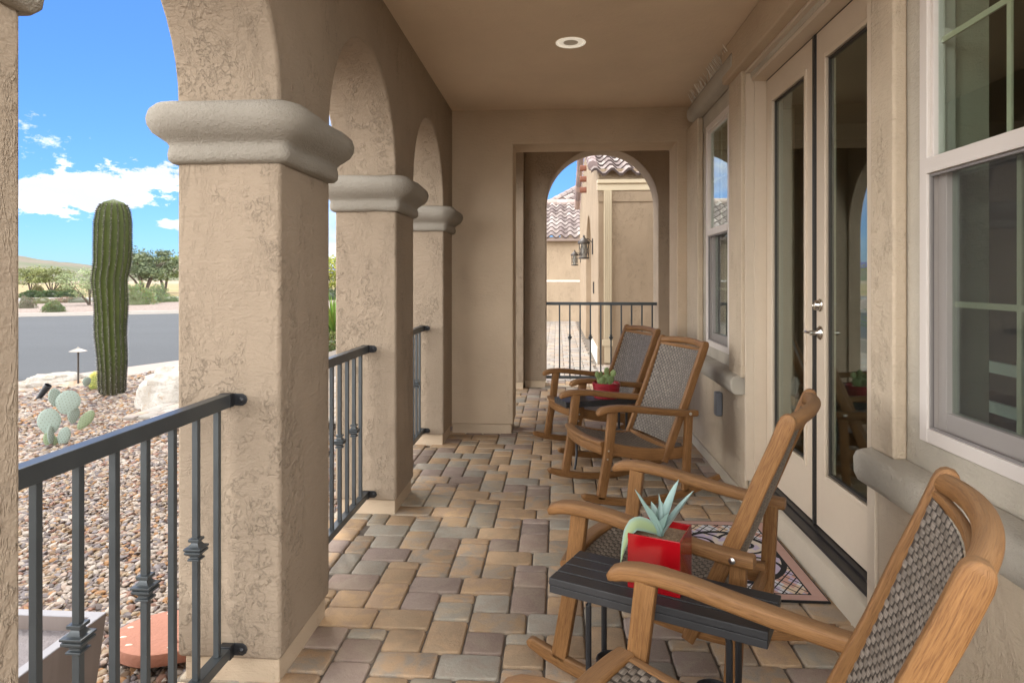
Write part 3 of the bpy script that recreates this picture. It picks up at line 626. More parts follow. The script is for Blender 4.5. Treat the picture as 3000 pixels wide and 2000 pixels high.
m=MB(); m.box(1.276,1.33,3.374,3.400,.18,DT-.03); m.build('weather_seal',M['black_rubber'],hw)
m=MB(); m.box(1.29,1.33,DY1-.029,DY1-.0265,.18,DT-.024); m.box(1.286,1.33,DY0+.072,DY1-.028,DT-.0275,DT-.0225); m.build('weather_seal',M['black_rubber'],hw)
def window(W,flip=False):
    y0,y1,z0,z1=W; X=XW-.012; fw=.034
    r=MB()
    for (a,b,c_,d) in ((y0-.01,y0+fw,z0-.01,z1+.01),(y1-fw,y1+.01,z0-.01,z1+.01),(y0+fw,y1-fw,z0-.01,z0+fw),(y0+fw,y1-fw,z1-fw,z1+.01)): r.box(X,X+.09,a,b,c_,d)
    w=r.build('window',M['vinyl'],hw,bevel=.003)
    zm=1.735; r=MB()
    # upper sash: meeting rail, and frame lips ; lower sash
    r.box(X-.004,X+.06,y0+fw+.001,y1-fw-.001,zm,zm+.05)
    for (a,b) in ((y0+fw,y0+fw+.016),(y1-fw-.016,y1-fw)): r.box(X+.012,X+.05,a,b,zm+.051,z1-fw)
    r.box(X+.012,X+.05,y0+fw+.017,y1-fw-.017,z1-fw-.016,z1-fw-.0005)
    for (a,b) in ((y0+fw+.0,y0+fw+.045),(y1-fw-.045,y1-fw-.0)): r.box(X+.035,X+.075,a,b,z0+fw+.0005,zm-.0005)
    r.box(X+.035,X+.075,y0+fw+.046,y1-fw-.046,z0+fw+.001,z0+fw+.06)
    r.build('sash',M['vinyl'],w,bevel=.002)
    r=MB(); ym=(y0+y1)/2; r.box(X+.034,X+.040,ym-.009,ym+.009,zm+.051,z1-fw-.02); r.box(X+.0335,X+.0405,y0+fw+.02,y1-fw-.02,2.155-.009,2.155+.009)
    r.box(X+.060,X+.066,ym-.009,ym+.009,z0+fw+.061,zm-.001); r.box(X+.0595,X+.0665,y0+fw+.047,y1-fw-.047,1.32-.009,1.32+.009); r.build('muntin',simple('muntin cream',(.62,.58,.45),.4),w)
    r=MB(); r.box(X+.026,X+.029,y0+fw+.003,y1-fw-.003,zm+.04,z1-fw-.01); r.build('glass_pane',M['glass'],w,smooth=False)
    r=MB(); r.box(X+.052,X+.055,y0+fw+.04,y1-fw-.04,z0+fw+.05,zm+.01); r.build('glass_pane',M['glass'],w,smooth=False)
    r=MB(); r.add([(X+.014,y0+fw+.006,z0+fw+.006),(X+.014,y1-fw-.006,z0+fw+.006),(X+.014,y1-fw-.006,zm-.001),(X+.014,y0+fw+.006,zm-.001)],[(0,1,2,3)]); r.build('screen',M['screen'],w,smooth=False)
    r=MB()
    for (a,b,c_,d) in ((y0+fw,y0+fw+.008,z0+fw,zm-.001),(y1-fw-.008,y1-fw,z0+fw,zm-.001),(y0+fw+.009,y1-fw-.009,z0+fw,z0+fw+.008),(y0+fw+.009,y1-fw-.009,zm-.009,zm-.001)): r.box(X+.008,X+.0185,a,b,c_,d)
    r.build('screen_frame',simple('screen frame',(.24,.22,.21),.4),w)
    return w
window(W1); window(W2)
# outlet box
m=MB(); m.box(1.115,1.164,4.73,4.80,.43,.60); ob=m.build('outlet_cover',simple('grey plastic',(.15,.16,.18),.4),hw,bevel=.012,seg=4)
# dim room behind the glass
rm=thing('house_interior','dim room seen through the door and window glass','room',(0,0,0))
m=MB(); m.box(1.40,5.0,.6,6.6,-.02,2.9)
m.f=[tuple(reversed(f)) for f in m.f if f not in [m.f[0]]]; m.build('wall',M['inside'],rm,smooth=False)
m=MB(); m.box(1.41,4.99,.61,6.59,.02,.03); m.build('carpet',simple('carpet',(.22,.17,.12),.95),rm)
m=MB()
for k in range(9): 
    y=2.50+.012*k; m.box(1.47+.01*(k%2),1.478+.01*(k%2),y,y+.012,.8,2.62)
tag(m.build('curtain',M['curtain'],None),'pale curtain edge behind the near window glass','curtain')
ic=thing('bar_chair','white slat-back chair inside behind the near window screen','chair',(1.95,2.9,0))
wh=simple('chair white',(.62,.66,.62),.5)
for xx,yy in ((0,0),(0,.38),(.4,0),(.4,.38)):
    m=MB(); m.box(xx-.018,xx+.018,yy-.018,yy+.018,.02,1.05 if xx==0 else .60); m.build('leg',wh,ic)
m=MB(); m.box(-.02,.42,-.02,.4,.601,.64); m.build('seat',wh,ic)
for z in (.80,.98): m=MB(); m.box(-.012,.012,.02,.36,z,z+.05); m.build('back_rail',wh,ic)
# bird spikes on the head moulding
bs=thing('bird_spikes','strip of thin wire bird spikes on the ledge above the far window','bird spikes',(1.12,4.95,2.838))
m=MB(); m.box(-.012,.012,-.62,.62,0,.004); m.build('base_strip',simple('clear strip',(.35,.33,.3),.3),bs)
m=MB(); rg=random.Random(2)
for k in range(62):
    y=-.61+1.22*k/61; a=rg.choice((-.35,0,.3))+rg.uniform(-.1,.1); b=rg.uniform(-.25,.25); L=rg.uniform(.085,.10)
    m.tube([(0,y,.003),(-math.sin(.5+a)*L*.75,y+math.sin(b)*L,.003+.072)],.0016,5)
m.build('wires',simple('spike wire',(.75,.72,.65),.3,.6),bs)

# enclosing walls of the porch that stand behind the camera or round the crossing
m=MB(); m.box(1.9,2.1,6.0,9.0,0,3.42); tag(m.build('entry_wall',M['stucco_smooth'],None,smooth=False),'stucco wall on the right beyond the end opening','wall')

# ------------------------------------------------------------------ courtyard house
ch=thing('courtyard_house','tan stucco gabled house with tile roof and arched niche beyond the far arch','house')
GX=.672
def roof(u0,u1,v0,v1,rows,amp=.035,pitch=.20,seed=1,dark=.0):
    """S-tile roof patch: u0->u1 along the eave, v0->v1 up the slope (Vectors for corners)"""
    rg=random.Random(seed); m=MB(); U=(u1-u0); up_=(v0-u0); Lu=U.length; nrm=U.cross(up_).normalized()
    if nrm.z<0: nrm=-nrm
    ncol=max(1,int(Lu/pitch)); k=6
    for r_ in range(rows):
        for c_ in range(ncol):
            g=rg.choice([(.29,.235,.215),(.25,.20,.185),(.34,.285,.265),(.21,.165,.155),(.38,.33,.305),(.19,.145,.135)]); sc=rg.uniform(.85,1.12)
            vs=[]
            for e in (0,1):
                for i in range(k+1):
                    s_=(c_+i/k)/ncol; t_=(r_+e*1.12)/rows; base=u0.lerp(u1,s_)*(1-t_)+v0.lerp(v1,s_)*t_
                    hgt=amp*math.sin(2*PI*i/k)+ (.035 if e==0 else .0)+.01*rg.random()*0
                    vs.append(base+nrm*(hgt+.02))
            n=k+1
            lower=[v-nrm*.045 for v in vs[:n]]
            m.add(vs,[(i,i+1,n+i+1,n+i) for i in range(k)],col=tuple(min(1,x*sc) for x in g)); m.add(lower+vs[:n],[(i,i+1,n+i+1,n+i) for i in range(k)],col=(.10,.075,.07))  # tile butts coloured dark as the shadow line of each row
    return m
V=Vector
# gabled wing: -X face with arched niche, front (-Y) face
m=MB(); gy0,gy1=10.93,19.6; ny0,ny1,ns=13.1,15.6,1.75
nr=(ny1-ny0)/2
pts=[(gy0,-.02),(ny0,-.02),(ny0,ns)]+[((ny0+ny1)/2+nr*math.cos(PI-PI*i/20),ns+nr*math.sin(PI-PI*i/20)*.8) for i in range(1,20)]+[(ny1,ns),(ny1,-.02),(gy1,-.02),(gy1,3.35),(15.3,4.75),(gy0,3.12)]
m.prism(pts,'x',GX,GX+.35); m.build('gable_wall',M['far_stucco'],ch,bevel=.02,angle=30)
m=MB(); m.box(GX+.36,GX+.4,12.9,15.8,-.02,3.0); m.build('niche_back',M['far_stucco'],ch)
m=MB(); m.box(GX+.02,4.4,gy0-.012,gy0+.25,-.02,3.20); m.build('front_wall',M['far_stucco'],ch)
m=MB(); m.box(GX-.02,4.4,gy0-.05,gy0+.029,2.84,3.02); m.box(GX-.02,4.4,gy0-.09,gy0-.051,2.955,3.02); m.build('gutter',simple('gutter cream',(.56,.47,.33),.5),ch,bevel=.01)
m=MB(); m.box(GX+.0,4.4,gy0-.03,gy0-.013,2.66,2.838); m.build('fascia',M['far_stucco'],ch)
m=MB()
for dx in (0,.032,.064,.096): m.box(GX+.095+dx,GX+.121+dx,gy0-.075,gy0+.028,.30,2.84)
m.box(GX+.10,GX+.215,gy0-.06,gy0+.028,.30,2.84); m.box(GX+.07,GX+.235,gy0-.085,gy0+.025,.30,.40); m.box(GX+.105,GX+.20,gy0-.06,gy0+.02,.02,.30); m.build('downspout',simple('downspout cream',(.55,.46,.32),.5),ch,bevel=.004)
m=MB(); m.box(GX-.012,GX-.001,gy0+.05,13.08,-.02,.26); m.build('base_stone',simple('pale base',(.66,.62,.55),.9),ch)
# roof over the wing, rising from the front eave to a ridge that runs along +X
m=roof(V((GX-.12,gy0-.16,3.10)),V((4.4,gy0-.16,3.10)),V((GX-.12,15.3,4.83)),V((4.4,15.3,4.83)),14,amp=.05,pitch=.27,seed=4); m.build('roof',M['tile'],ch,angle=50)
m=MB(); rg=random.Random(5)
for i in range(1,16):      # rake tiles down both slopes of the gable
    a=i/16; b=(i+1.1)/16
    for (P,Q) in ((V((GX-.08,gy0-.2,3.16)),V((GX-.08,15.3,4.90))),(V((GX-.08,19.7,3.40)),V((GX-.08,15.3,4.90)))):
        g=rg.choice([(.36,.27,.25),(.44,.32,.28),(.30,.23,.22)]); m.tube([P.lerp(Q,a),P.lerp(Q,b)],.085,8,col=g,taper=[1.1,.9])
m.build('rake_tile',M['tile'],ch)
for z,yy in ((3.93,15.2),(3.68,15.2),(3.43,15.2)):
    m=MB(); m.lathe([(.056,0),(.068,0),(.068,.18),(.056,.18),(.054,.02)],16,Matrix.Translation((GX-.15,yy,z))@Matrix.Rotation(PI/2,4,'Y')); m.build('vent_pipe',M['clay'],ch)
# far wing across the courtyard
fw_=thing('courtyard_wing','low tan stucco wing with wavy tile roof at the back of the courtyard','house')
m=MB(); m.box(-5.5,GX+.3,21.9,22.2,-.02,2.62); m.build('wall',M['far_stucco'],fw_)
m=MB(); m.box(-5.5,GX+.2,21.885,21.899,1.30,1.345); m.build('band',M['white'],fw_)
m=MB(); m.box(-5.5,GX+.3,21.55,21.75,2.62,2.76); m.build('gutter',simple('gutter brown',(.23,.17,.14),.5),fw_,bevel=.02)
m=MB(); m.box(-5.5,GX+.3,21.751,21.899,2.60,2.66); m.build('soffit',M['far_stucco'],fw_)
m=roof(V((-5.5,21.50,2.74)),V((GX+.3,21.50,2.74)),V((-5.5,25.0,4.22)),V((GX+.3,25.0,4.22)),9,amp=.055,pitch=.30,seed=6); m.build('roof',M['tile'],fw_,angle=50)
m=MB()
for i in range(16):
    a=V((-5.6+i*.40,25.0,4.26)); m.tube([a,a+V((.43,0,.01))],.12,8,col=random.choice([(.50,.40,.36),(.42,.33,.30)]),taper=[1.05,.95])
m.build('ridge_tile',M['tile'],fw_)
# higher hipped roof behind
hr=thing('hip_roof_house','higher tiled hip roof behind the courtyard wing','house')
m=MB(); m.box(.15,6,26.4,30,-.02,4.25); m.build('wall',M['far_stucco'],hr)
m=MB(); rg=random.Random(7)
for i in range(14):
    P=V((-.55,25.9,4.25)); Q=V((2.6,29.0,6.3)); g=rg.choice([(.30,.25,.24),(.40,.31,.28)]); m.tube([P.lerp(Q,i/14),P.lerp(Q,(i+1.1)/14)],.11,8,col=g,taper=[1.1,.9])
m.build('hip_tile',M['tile'],hr)
m=roof(V((-.5,26.0,4.3)),V((6,26.0,4.3)),V((2.6,29,6.25)),V((6,29,6.25)),8,amp=.055,pitch=.3,seed=9); m.build('roof',M['tile'],hr,angle=50)
# wall lamps on the gabled wing
def lamp(y,label):
    L=thing('wall_lantern',label,'wall lamp',(GX,y,1.95),0,'wall lanterns on the courtyard house')
    m=MB(); m.box(-.02,0,-.06,.06,-.10,.20); m.build('back_plate',M['dark'],L,bevel=.01)
    m=MB(); m.tube([(-.01,0,.12),(-.08,0,.19),(-.15,0,.20)],.008,6); m.build('arm',M['dark'],L)
    T=Matrix.Translation((-.17,0,0))
    m=MB(); m.lathe([(.0,.27),(.012,.262),(.022,.245),(.018,.225),(.045,.205),(.085,.16),(.11,.14),(.115,.115),(.11,.10),(.0,.10)],20,T); m.build('roof_cap',M['dark'],L)
    m=MB(); m.lathe([(0,-.185),(.10,-.18),(.105,-.165),(.095,-.15),(0,-.15)],20,T)
    for k in range(6):
        a=k*PI/3; x,yy=-.17+.088*math.cos(a),.088*math.sin(a); m.tube([(x,yy,-.155),(x,yy,.105)],.007,5)
        b=a+PI/3; x2,y2=-.17+.088*math.cos(b),.088*math.sin(b)
        m.tube([(x,yy,-.14),((x+x2)/2,(yy+y2)/2,-.03),(x2,y2,.09)],.0045,4); m.tube([(x2,y2,-.14),((x+x2)/2,(yy+y2)/2,-.03),(x,yy,.09)],.0045,4)
    m.build('cage',M['dark'],L)
    m=MB(); m.lathe([(.055,-.15),(.055,.10)],16,T,cap=False); m.build('glass_shade',simple('lamp glass',(.30,.28,.24),.3),L)
    return L
lamp(12.45,'larger nearer bronze lantern on the courtyard house wall'); lamp(18.9,'smaller farther bronze lantern past the arched niche')
m=MB(); m.box(GX-.02,GX,12.03,12.16,1.13,1.34); tag(m.build('address_plate',M['dark'],None,bevel=.004),'small dark plate on the courtyard house wall below the lantern','plate')

# ------------------------------------------------------------------ rocking chairs
def wickcol(rg,dk=1.):
    k=dk*rg.uniform(.86,1.14); return tuple(x*k for x in rg.choice([(.165,.138,.112),(.175,.147,.12),(.152,.127,.102)]))
def weave(m,S,nu,nv,amp=.0034,seed=1):
    """woven flat strands over surface S(u,v): each over-pass is an arched pad; twill-like alternation"""
    rg=random.Random(seed); e=1e-3
    def P(u,v,h):
        p=S(u,v); n=(S(min(u+e,1),v)-S(u-e,v)).cross(S(u,v+e)-S(u,v-e)).normalized(); return p+n*h
    for side in (1,-1):
        for j in range(nv):
            for i in range(nu):
                horiz=((i+j)%2==0) if side>0 else ((i+j)%2==1)
                u0,u1=i/nu,(i+1)/nu; v0,v1=j/nv,(j+1)/nv
                vs=[];gs=[];na,nb=4,2
                ou,ov=(.30/nu,-.02/nv) if horiz else (-.16/nu,.10/nv)
                cg=wickcol(rg,1.25 if horiz else .36); off=rg.random()*5  # over strands lighter, under strands darker: weave shading put into the colour
                for a in range(na+1):
                    for b in range(nb+1):
                        s_=a/na; t_=b/nb
                        if horiz: u=u0-ou+(u1-u0+2*ou)*s_; v=v0-ov+(v1-v0+2*ov)*t_
                        else: v=v0-ov+(v1-v0+2*ov)*s_; u=u0-ou+(u1-u0+2*ou)*t_
                        hh=amp*(1.55 if horiz else .7)*math.sin(PI*(.06+.88*s_))-.0012*(2*t_-1)**2
                        vs.append(P(min(max(u,.0),1.),min(max(v,.0),1.),side*hh)); gs.append((t_*.016+off,s_*.02,0))
                m.add(vs,[(a*(nb+1)+b,a*(nb+1)+b+1,(a+1)*(nb+1)+b+1,(a+1)*(nb+1)+b) for a in range(na) for b in range(nb)],gs,col=cg)
    # added dark middle sheet closes the gaps, standing for their shade
    K=10; vs=[P(i/K,j/K,0) for i in range(K+1) for j in range(K+1)]
    m.add(vs,[(i*(K+1)+j,i*(K+1)+j+1,(i+1)*(K+1)+j+1,(i+1)*(K+1)+j) for i in range(K) for j in range(K)],col=(.035,.03,.026))
def lin(a,b,t): return a+(b-a)*t
def make_chair():
    c=thing('rocking_chair','chair','rocking chair'); wd=M['wood']
    def rz(x): return .027+.39*x*x
    for s in (-1,1):
        xs=[-.52+.94*i/16 for i in range(17)]; m=MB(); tp=[(1,.75)]+[1]*15+[(1,.8)]
        m.sweep([(x,s*.285,rz(x)) for x in xs],.03,.048,side=(0,1,0),n=4,r=.25,taper=tp)
        e=(.42,s*.285,rz(.42)); m.sweep([(.42,s*.285,rz(.42)),(.431,s*.285,rz(.431)),(.436,s*.285,rz(.436))],.03,.048,side=(0,1,0),n=4,r=.25,taper=[(1,.8),(1,.55),(1,.2)]); m.build('rocker',wd,c)
        m=MB(); m.sweep([(.312,s*.284,.072),(.262,s*.284,.34),(.232,s*.284,.597)],.032,.056,side=(0,1,0),n=3,r=.16,taper=[1,1,1.05]); m.build('front_leg',wd,c)
        m=MB(); m.sweep([(-.272,s*.284,.062),(-.285,s*.284,.3),(-.297,s*.284,.545)],.032,.050,side=(0,1,0),n=3,r=.16); m.build('rear_leg',wd,c)
        # side rail under the seat
        m=MB(); pts=[]
        for i in range(12):
            t_=i/11; x=lin(.285,-.285,t_); z=.372-.072*math.sin(t_*PI*.62)-.004*t_; pts.append((x,s*.250,z))
        m.sweep(pts,.032,.074,side=(0,1,0),n=3,r=.2); m.build('side_rail',wd,c)
        # arm: rounded nose, shallow S towards the back
        m=MB(); A=[(.338,.583),(.335,.592),(.325,.602),(.30,.612),(.26,.618),(.20,.619),(.12,.612),(.02,.597),(-.10,.580),(-.22,.566),(-.30,.560),(-.338,.559),(-.345,.559)]
        tp=[(.55,.25),(.8,.62),(.95,.9),(1.05,1),(1.1,1),(1.1,1),(1.05,1),(1,1),(.98,1),(.95,1),(.95,1),(.93,1),(.85,.85)]
        m.sweep([(x,s*.298,z-.006) for x,z in A],.056,.040,side=(0,1,0),n=4,r=.28,taper=tp); a_=m.build('arm',wd,c)
        m=MB(); m.lathe([(.010,0),(.010,.002),(.006,.0045),(0,.005)],12,Matrix.Translation((-.285,s*.3248,.554))@Matrix.Rotation(-s*PI/2,4,'X')); m.build('bolt',M['steel'],a_)
        m=MB(); m.lathe([(.006,0),(.006,.002),(0,.004)],8,Matrix.Translation((.268,s*.3005,.36))@Matrix.Rotation(-s*PI/2,4,'X')); m.lathe([(.006,0),(.006,.002),(0,.004)],8,Matrix.Translation((.275,s*.3005,.31))@Matrix.Rotation(-s*PI/2,4,'X')); m.build('bolt',M['steel'],c)
        # back stile
        m=MB(); pts=[(-.135,.250),(-.175,.345),(-.235,.49),(-.30,.64),(-.356,.785),(-.400,.890),(-.420,.942),(-.428,.963)]
        pts+=[(-.434,.980),(-.438,.990),(-.440,.996)]; m.sweep([(x,s*.260,z) for x,z in pts],.030,.051,side=(0,1,0),n=4,r=.2,taper=[(1,.8),1,1,1,1,1,1,1,(1,.92),(1,.7),(.9,.35)]); m.build('back_stile',wd,c)
    # crest rail: thick, bowed back in the middle, rounded over
    m=MB(); pts=[];tp=[]
    for i in range(17):
        t_=i/16*2-1; pts.append((-.430-.040*(1-t_*t_),t_*.250,.966+.012*(1-t_*t_))); tp.append((1,1))
    m.sweep(pts,.042,.044,up=(-.42,0,.9),n=6,r=.42,taper=tp); m.build('crest_rail',wd,c)
    m=MB(); m.sweep([(-.414-.034*(1-(k/4)**2),k/4*.246,.940) for k in range(-4,5)],.018,.022,up=(0,0,1),n=3,r=.2); m.build('back_bar',wd,c)
    m=MB(); m.sweep([(-.172,-.246,.330),(-.172,.246,.330)],.022,.034,up=(0,0,1),n=3,r=.2); m.build('back_bar',wd,c)
    # front apron bowed forward, rounded top
    m=MB(); pts=[(.285+.040*(1-(k/8)**2),k/8*.270,.398) for k in range(-8,9)]; m.sweep(pts,.058,.026,up=(0,0,1),n=5,r=.42)
    pts=[(.290+.038*(1-(k/8)**2),k/8*.268,.362) for k in range(-8,9)]; m.sweep(pts,.024,.062,up=(0,0,1),n=3,r=.2); m.build('front_rail',wd,c)
    m=MB(); m.sweep([(-.275,-.27,.285),(-.275,.27,.285)],.024,.05,up=(0,0,1),n=3,r=.2); m.build('rear_rail',wd,c)
    def SB(u,v):  # u across, v up
        y=lin(-.243,.243,u); t_=v; x=lin(-.182,-.405,t_); z=lin(.352,.937,t_); b=.030*(1-(2*u-1)**2)+.006*math.sin(PI*t_); return V((x-b,y,z-.25*b))
    m=MB(); weave(m,SB,30,38,amp=.0022,seed=3); m.build('back_weave',M['wicker'],c,angle=60)
    def SS(u,v):
        y=lin(-.234,.234,u); x=lin(.262+.034*(1-(2*u-1)**2),-.20,v); z=.402-.064*math.sin(v*PI*.62)-.012*v-.012*(1-(2*u-1)**2); return V((x,y,z))
    m=MB(); weave(m,SS,30,30,amp=.0022,seed=4); m.build('seat_weave',M['wicker'],c,angle=60)
    return c
base=make_chair()
poses=[(.309,5.462,201.6,'farthest rocking chair, facing left, beside the round pot of prickly pear'),
 (.449,4.390,201.6,'second farthest rocking chair, pale woven back fully in view before the far window'),
 (.415,2.435,153.2,'rocking chair behind the square red planter, seen from its side in front of the doors'),
 (.324,1.412,154.5,'nearest rocking chair in the lower right corner, its tall back cut by the photo edge')]
for k,(x,y,a,lb) in enumerate(poses):
    o=base if k==0 else dup(base); o.location=(x,y,0); o.rotation_euler=(0,0,R(a)); o['label']=lb; o['group']='wooden rocking chairs with woven seats on the porch'

# ------------------------------------------------------------------ side tables
def make_table():
    t_=thing('side_table','t','side table'); L,Wd=.625,.235; s=M['black_slat']
    for k in range(4):
        y=(-1.5+k)*(Wd/4); m=MB(); m.box(-L/2,L/2,y-Wd/8+.0025,y+Wd/8-.0025,-.022,0); m.build('slat',s,t_,bevel=.003)
    m=MB(); m.box(-L/2+.002,L/2-.002,-Wd/2+.003,-Wd/2+.016,-.045,-.0225); m.box(-L/2+.002,L/2-.002,Wd/2-.016,Wd/2-.003,-.045,-.0225); m.box(-L/2+.002,-L/2+.014,-Wd/2+.0165,Wd/2-.0165,-.045,-.0225); m.box(L/2-.014,L/2-.002,-Wd/2+.0165,Wd/2-.0165,-.045,-.0225); m.build('apron',s,t_,bevel=.002)
    for sx_ in (-1,1):
        for sy_ in (-1,1):
            x=sx_*.205; y=sy_*.062; m=MB(); m.tube([(x-sx_*.03,y,-.026),(x-sx_*.012,y,-.045),(x,y,-.08),(x,y,-.2),(x,y,-.33),(x+sx_*.004,y*1.15,-.40),(x+sx_*.02,y*1.5,-.455),(x+sx_*.035,y*1.7,-.498)],.0095,8); m.build('leg',M['black_iron'],t_)
        m=MB(); pts=[(sx_*.205-sx_*(.055+.05*math.cos(q*PI/8)),.050*math.sin(q*PI/8),-.27) for q in range(17)]; m.sweep(pts,.006,.026,up=(0,0,1),n=3,r=.2); m.build('ring',M['black_iron'],t_)
    m=MB(); m.tube([(-.11,0,-.27),(.11,0,-.27)],.006,6); m.build('stretcher',M['black_iron'],t_)
    return t_
tb=make_table(); tb.location=(.306,1.959,.50); tb.rotation_euler=(0,0,R(-25.9)); tb['label']='black slatted side table between the two nearest rocking chairs, under the red square planter'; tb['group']='black slatted side tables'
t2=dup(tb); dv=V((math.cos(R(21.6)),math.sin(R(21.6)),0)); nv_=V((-dv.y,dv.x,0)); cA=V((-.021,5.036,.5))
ctr=cA+dv*.3125-nv_*.1175; t2.location=ctr; t2.rotation_euler=(0,0,R(21.6)); t2['label']='black slatted side table between the two far rocking chairs, under the round red pot'

# ------------------------------------------------------------------ potted agave in the red cube
def leafblade(m,base_,dirv,up_,L,w,droop,col,col2=None,n=9,th=.0035,fold=.25):
    d=dirv.normalized(); side=d.cross(up_).normalized(); nr_=side.cross(d).normalized(); vs=[]
    for i in range(n+1):
        t_=i/n; ww=w*(math.sin(PI*min(1,(.22+.78*t_)))**.75 if t_<.999 else 0)*(1 if t_>.25 else .75+t_); ww=max(ww,.0004)
        p=base_+d*L*t_+V((0,0,-droop*t_*t_))+nr_*.0
        for k,(a,h) in enumerate(((-1,fold),(-.5,fold*.35),(0,0),(.5,fold*.35),(1,fold))): vs.append(p+side*a*ww/2+nr_*h*ww/2)
        for k,(a,h) in enumerate(((1,fold),(.5,fold*.35),(0,0),(-.5,fold*.35),(-1,fold))): vs.append(p+side*a*ww/2+nr_*(h*ww/2)-nr_*th*(1-abs(a))*(1.2-t_))
    q=10; fs=[(i*q+j,i*q+(j+1)%q,(i+1)*q+(j+1)%q,(i+1)*q+j) for i in range(n) for j in range(q)]
    m.add(vs,fs,col=col)
pk=V((.346,1.884,.5)); pL=V((.205,1.944,.5)); e1=(pL-pk); ang=math.atan2(e1.y,e1.x); wq=e1.length
pot=thing('agave_planter','glossy red square planter with a small pale blue agave on the near side table','planter',(pk+(e1+V((e1.y,-e1.x,0)))*.5)[:],ang)
# square pot (open top)
hq=.158; m=MB(); h2=wq/2; wl=.0045; 
def openbox(m,h,H_,wl,taper=1.0):
    def rg_(k,z): return [(k,k,z),(-k,k,z),(-k,-k,z),(k,-k,z)]
    vs=rg_(h*taper,0)+rg_(h,H_)+rg_(h-wl,H_)+rg_(h-wl,H_*.78); fs=[(3,2,1,0)]+[(l*4+i,l*4+(i+1)%4,(l+1)*4+(i+1)%4,(l+1)*4+i) for l in range(3) for i in range(4)]; m.add(vs,fs)
openbox(m,h2,hq,wl); t=NT('red gloss',.16,spec=.6); t.b.inputs['Coat Weight'].default_value=.5; t.color(t.mix(t.noise(t.obj(),6,3,.5),(.24,.002,.005),(.29,.003,.007))); M['red']=t.m
m.build('pot',M['red'],pot,bevel=.0018)
m=MB(); m.add([(x*(h2-wl),y*(h2-wl),hq*.86+.004*math.sin(7*x+5*y)) for x,y in ((1,1),(-1,1),(-1,-1),(1,-1))],[(0,1,2,3)]); rg=random.Random(4)
for k in range(260): 
    x,y=rg.uniform(-1,1)*(h2-.008),rg.uniform(-1,1)*(h2-.008); m.ellipsoid((x,y,hq*.865),.0035,.003,.0025,nu=5,nv=3)
t=NT('potting soil',.95); t.color(t.mix(t.noise(t.obj(),90,3,.7),(.07,.045,.03),(.32,.22,.13))); M['potsoil']=t.m; m.build('soil',M['potsoil'],pot)
Rz=Matrix.Rotation(-ang,3,'Z')
def wl_(v): return Rz@V(v)
ag=[(.27,.38,.35),(.32,.43,.40),(.22,.33,.29)]
cb=V((0,0,hq*.86)); camright=V((math.cos(TH),math.sin(TH),0)); camf=V((-math.sin(TH),math.cos(TH),0))
for (rx,fz,z,L,w,dr,ci) in [(-1.0,.1,1.15,.155,.030,.0,0),(-.75,-.35,1.0,.125,.028,.005,2),(-.05,.05,1.2,.125,.017,0,1),(.75,.25,1.25,.175,.032,0,0),(1.0,-.1,.85,.165,.030,-.005,1),(.35,-.5,.9,.085,.026,0,2),(-.3,.7,.9,.10,.027,0,1),(.25,.8,1.0,.10,.026,0,2),(.1,-.5,1.1,.06,.026,0,0)]:
    d=(camright*rx*.62+camf*fz*.6+V((0,0,z))); m=MB(); leafblade(m,wl_(cb),wl_(d),wl_(-camright*rx-camf*fz+V((0,0,.35))),L,w*1.3,dr,ag[ci],fold=.5); m.build('agave_leaf',M['plant'],pot)
# drooping striped leaf over the left rim
m=MB(); vs=[];n=16; P0=cb+V((0,0,.012)); 
path=[P0+camright*lerp([(0,0),(.3,-.045),(.55,-.082),(.7,-.100),(.85,-.114),(1,-.126)],t_)+camf*(-.04*t_)+V((0,0,lerp([(0,0),(.3,.026),(.45,.033),(.55,.031),(.7,.010),(.85,-.030),(1,-.085)],t_))) for t_ in [i/n for i in range(n+1)]]
for i,p_ in enumerate(path):
    t_=i/n; ww=.040*(math.sin(PI*(.16+.84*t_))**1.1 if t_<.999 else .01); tg=(path[min(i+1,n)]-path[max(i-1,0)]).normalized(); sd_=tg.cross(camf*-1+V((0,0,.2))).normalized()
    for a in (-1,-.4,.4,1): vs.append(wl_(p_+sd_*a*ww/2-camf*(.004*(1-a*a))))
m.add(vs,[(i*4+j,i*4+j+1,(i+1)*4+j+1,(i+1)*4+j) for i in range(n) for j in range(3)],col=(.27,.36,.24)); m.c=[(.26,.33,.17) if (i%4 in (1,2)) else (.22,.31,.27) for i in range(len(m.c))]; m.build('drooping_leaf',M['plant'],pot)

# round pot with prickly pear
def pad(m,c,rx,rz_,th,yaw,tilt,roll,col,dots,dn=26,dr=.0012,rg=random.Random(3)):
    Mx=Matrix.Rotation(yaw,4,'Z')@Matrix.Rotation(tilt,4,'X')@Matrix.Rotation(roll,4,'Y')
    c=V(c); vs=[];nu,nv=16,10
    for j in range(nv+1):
        t_=PI*j/nv
        for i in range(nu):
            a=2*PI*i/nu; zz=rz_*math.cos(t_); k=1-.22*max(0,-math.cos(t_))   # narrower towards the base
            vs.append((Mx@V((rx*k*math.sin(t_)*math.cos(a),th*math.sin(t_)*math.sin(a),zz)))+c+(Mx@V((0,0,rz_))))
    m.add(vs,[(j*nu+i,(j+1)*nu+i,(j+1)*nu+(i+1)%nu,j*nu+(i+1)%nu) for j in range(nv) for i in range(nu)],col=col)
    st=max(rx,rz_)*2/ math.sqrt(dn)
    row=0;z=-rz_*.85
    while z<rz_*.95:
        x=-rx+(st/2 if row%2 else 0)
        while x<rx:
            q=(x/rx)**2+(z/rz_)**2
            if q<.86:
                for s in (-1,1):
                    y=s*th*math.sqrt(1-q); p_=(Mx@V((x,y,z)))+c+(Mx@V((0,0,rz_)))
                    dots.ellipsoid(p_,dr,dr,dr,nu=5,nv=3)
            x+=st
        z+=st*.86; row+=1
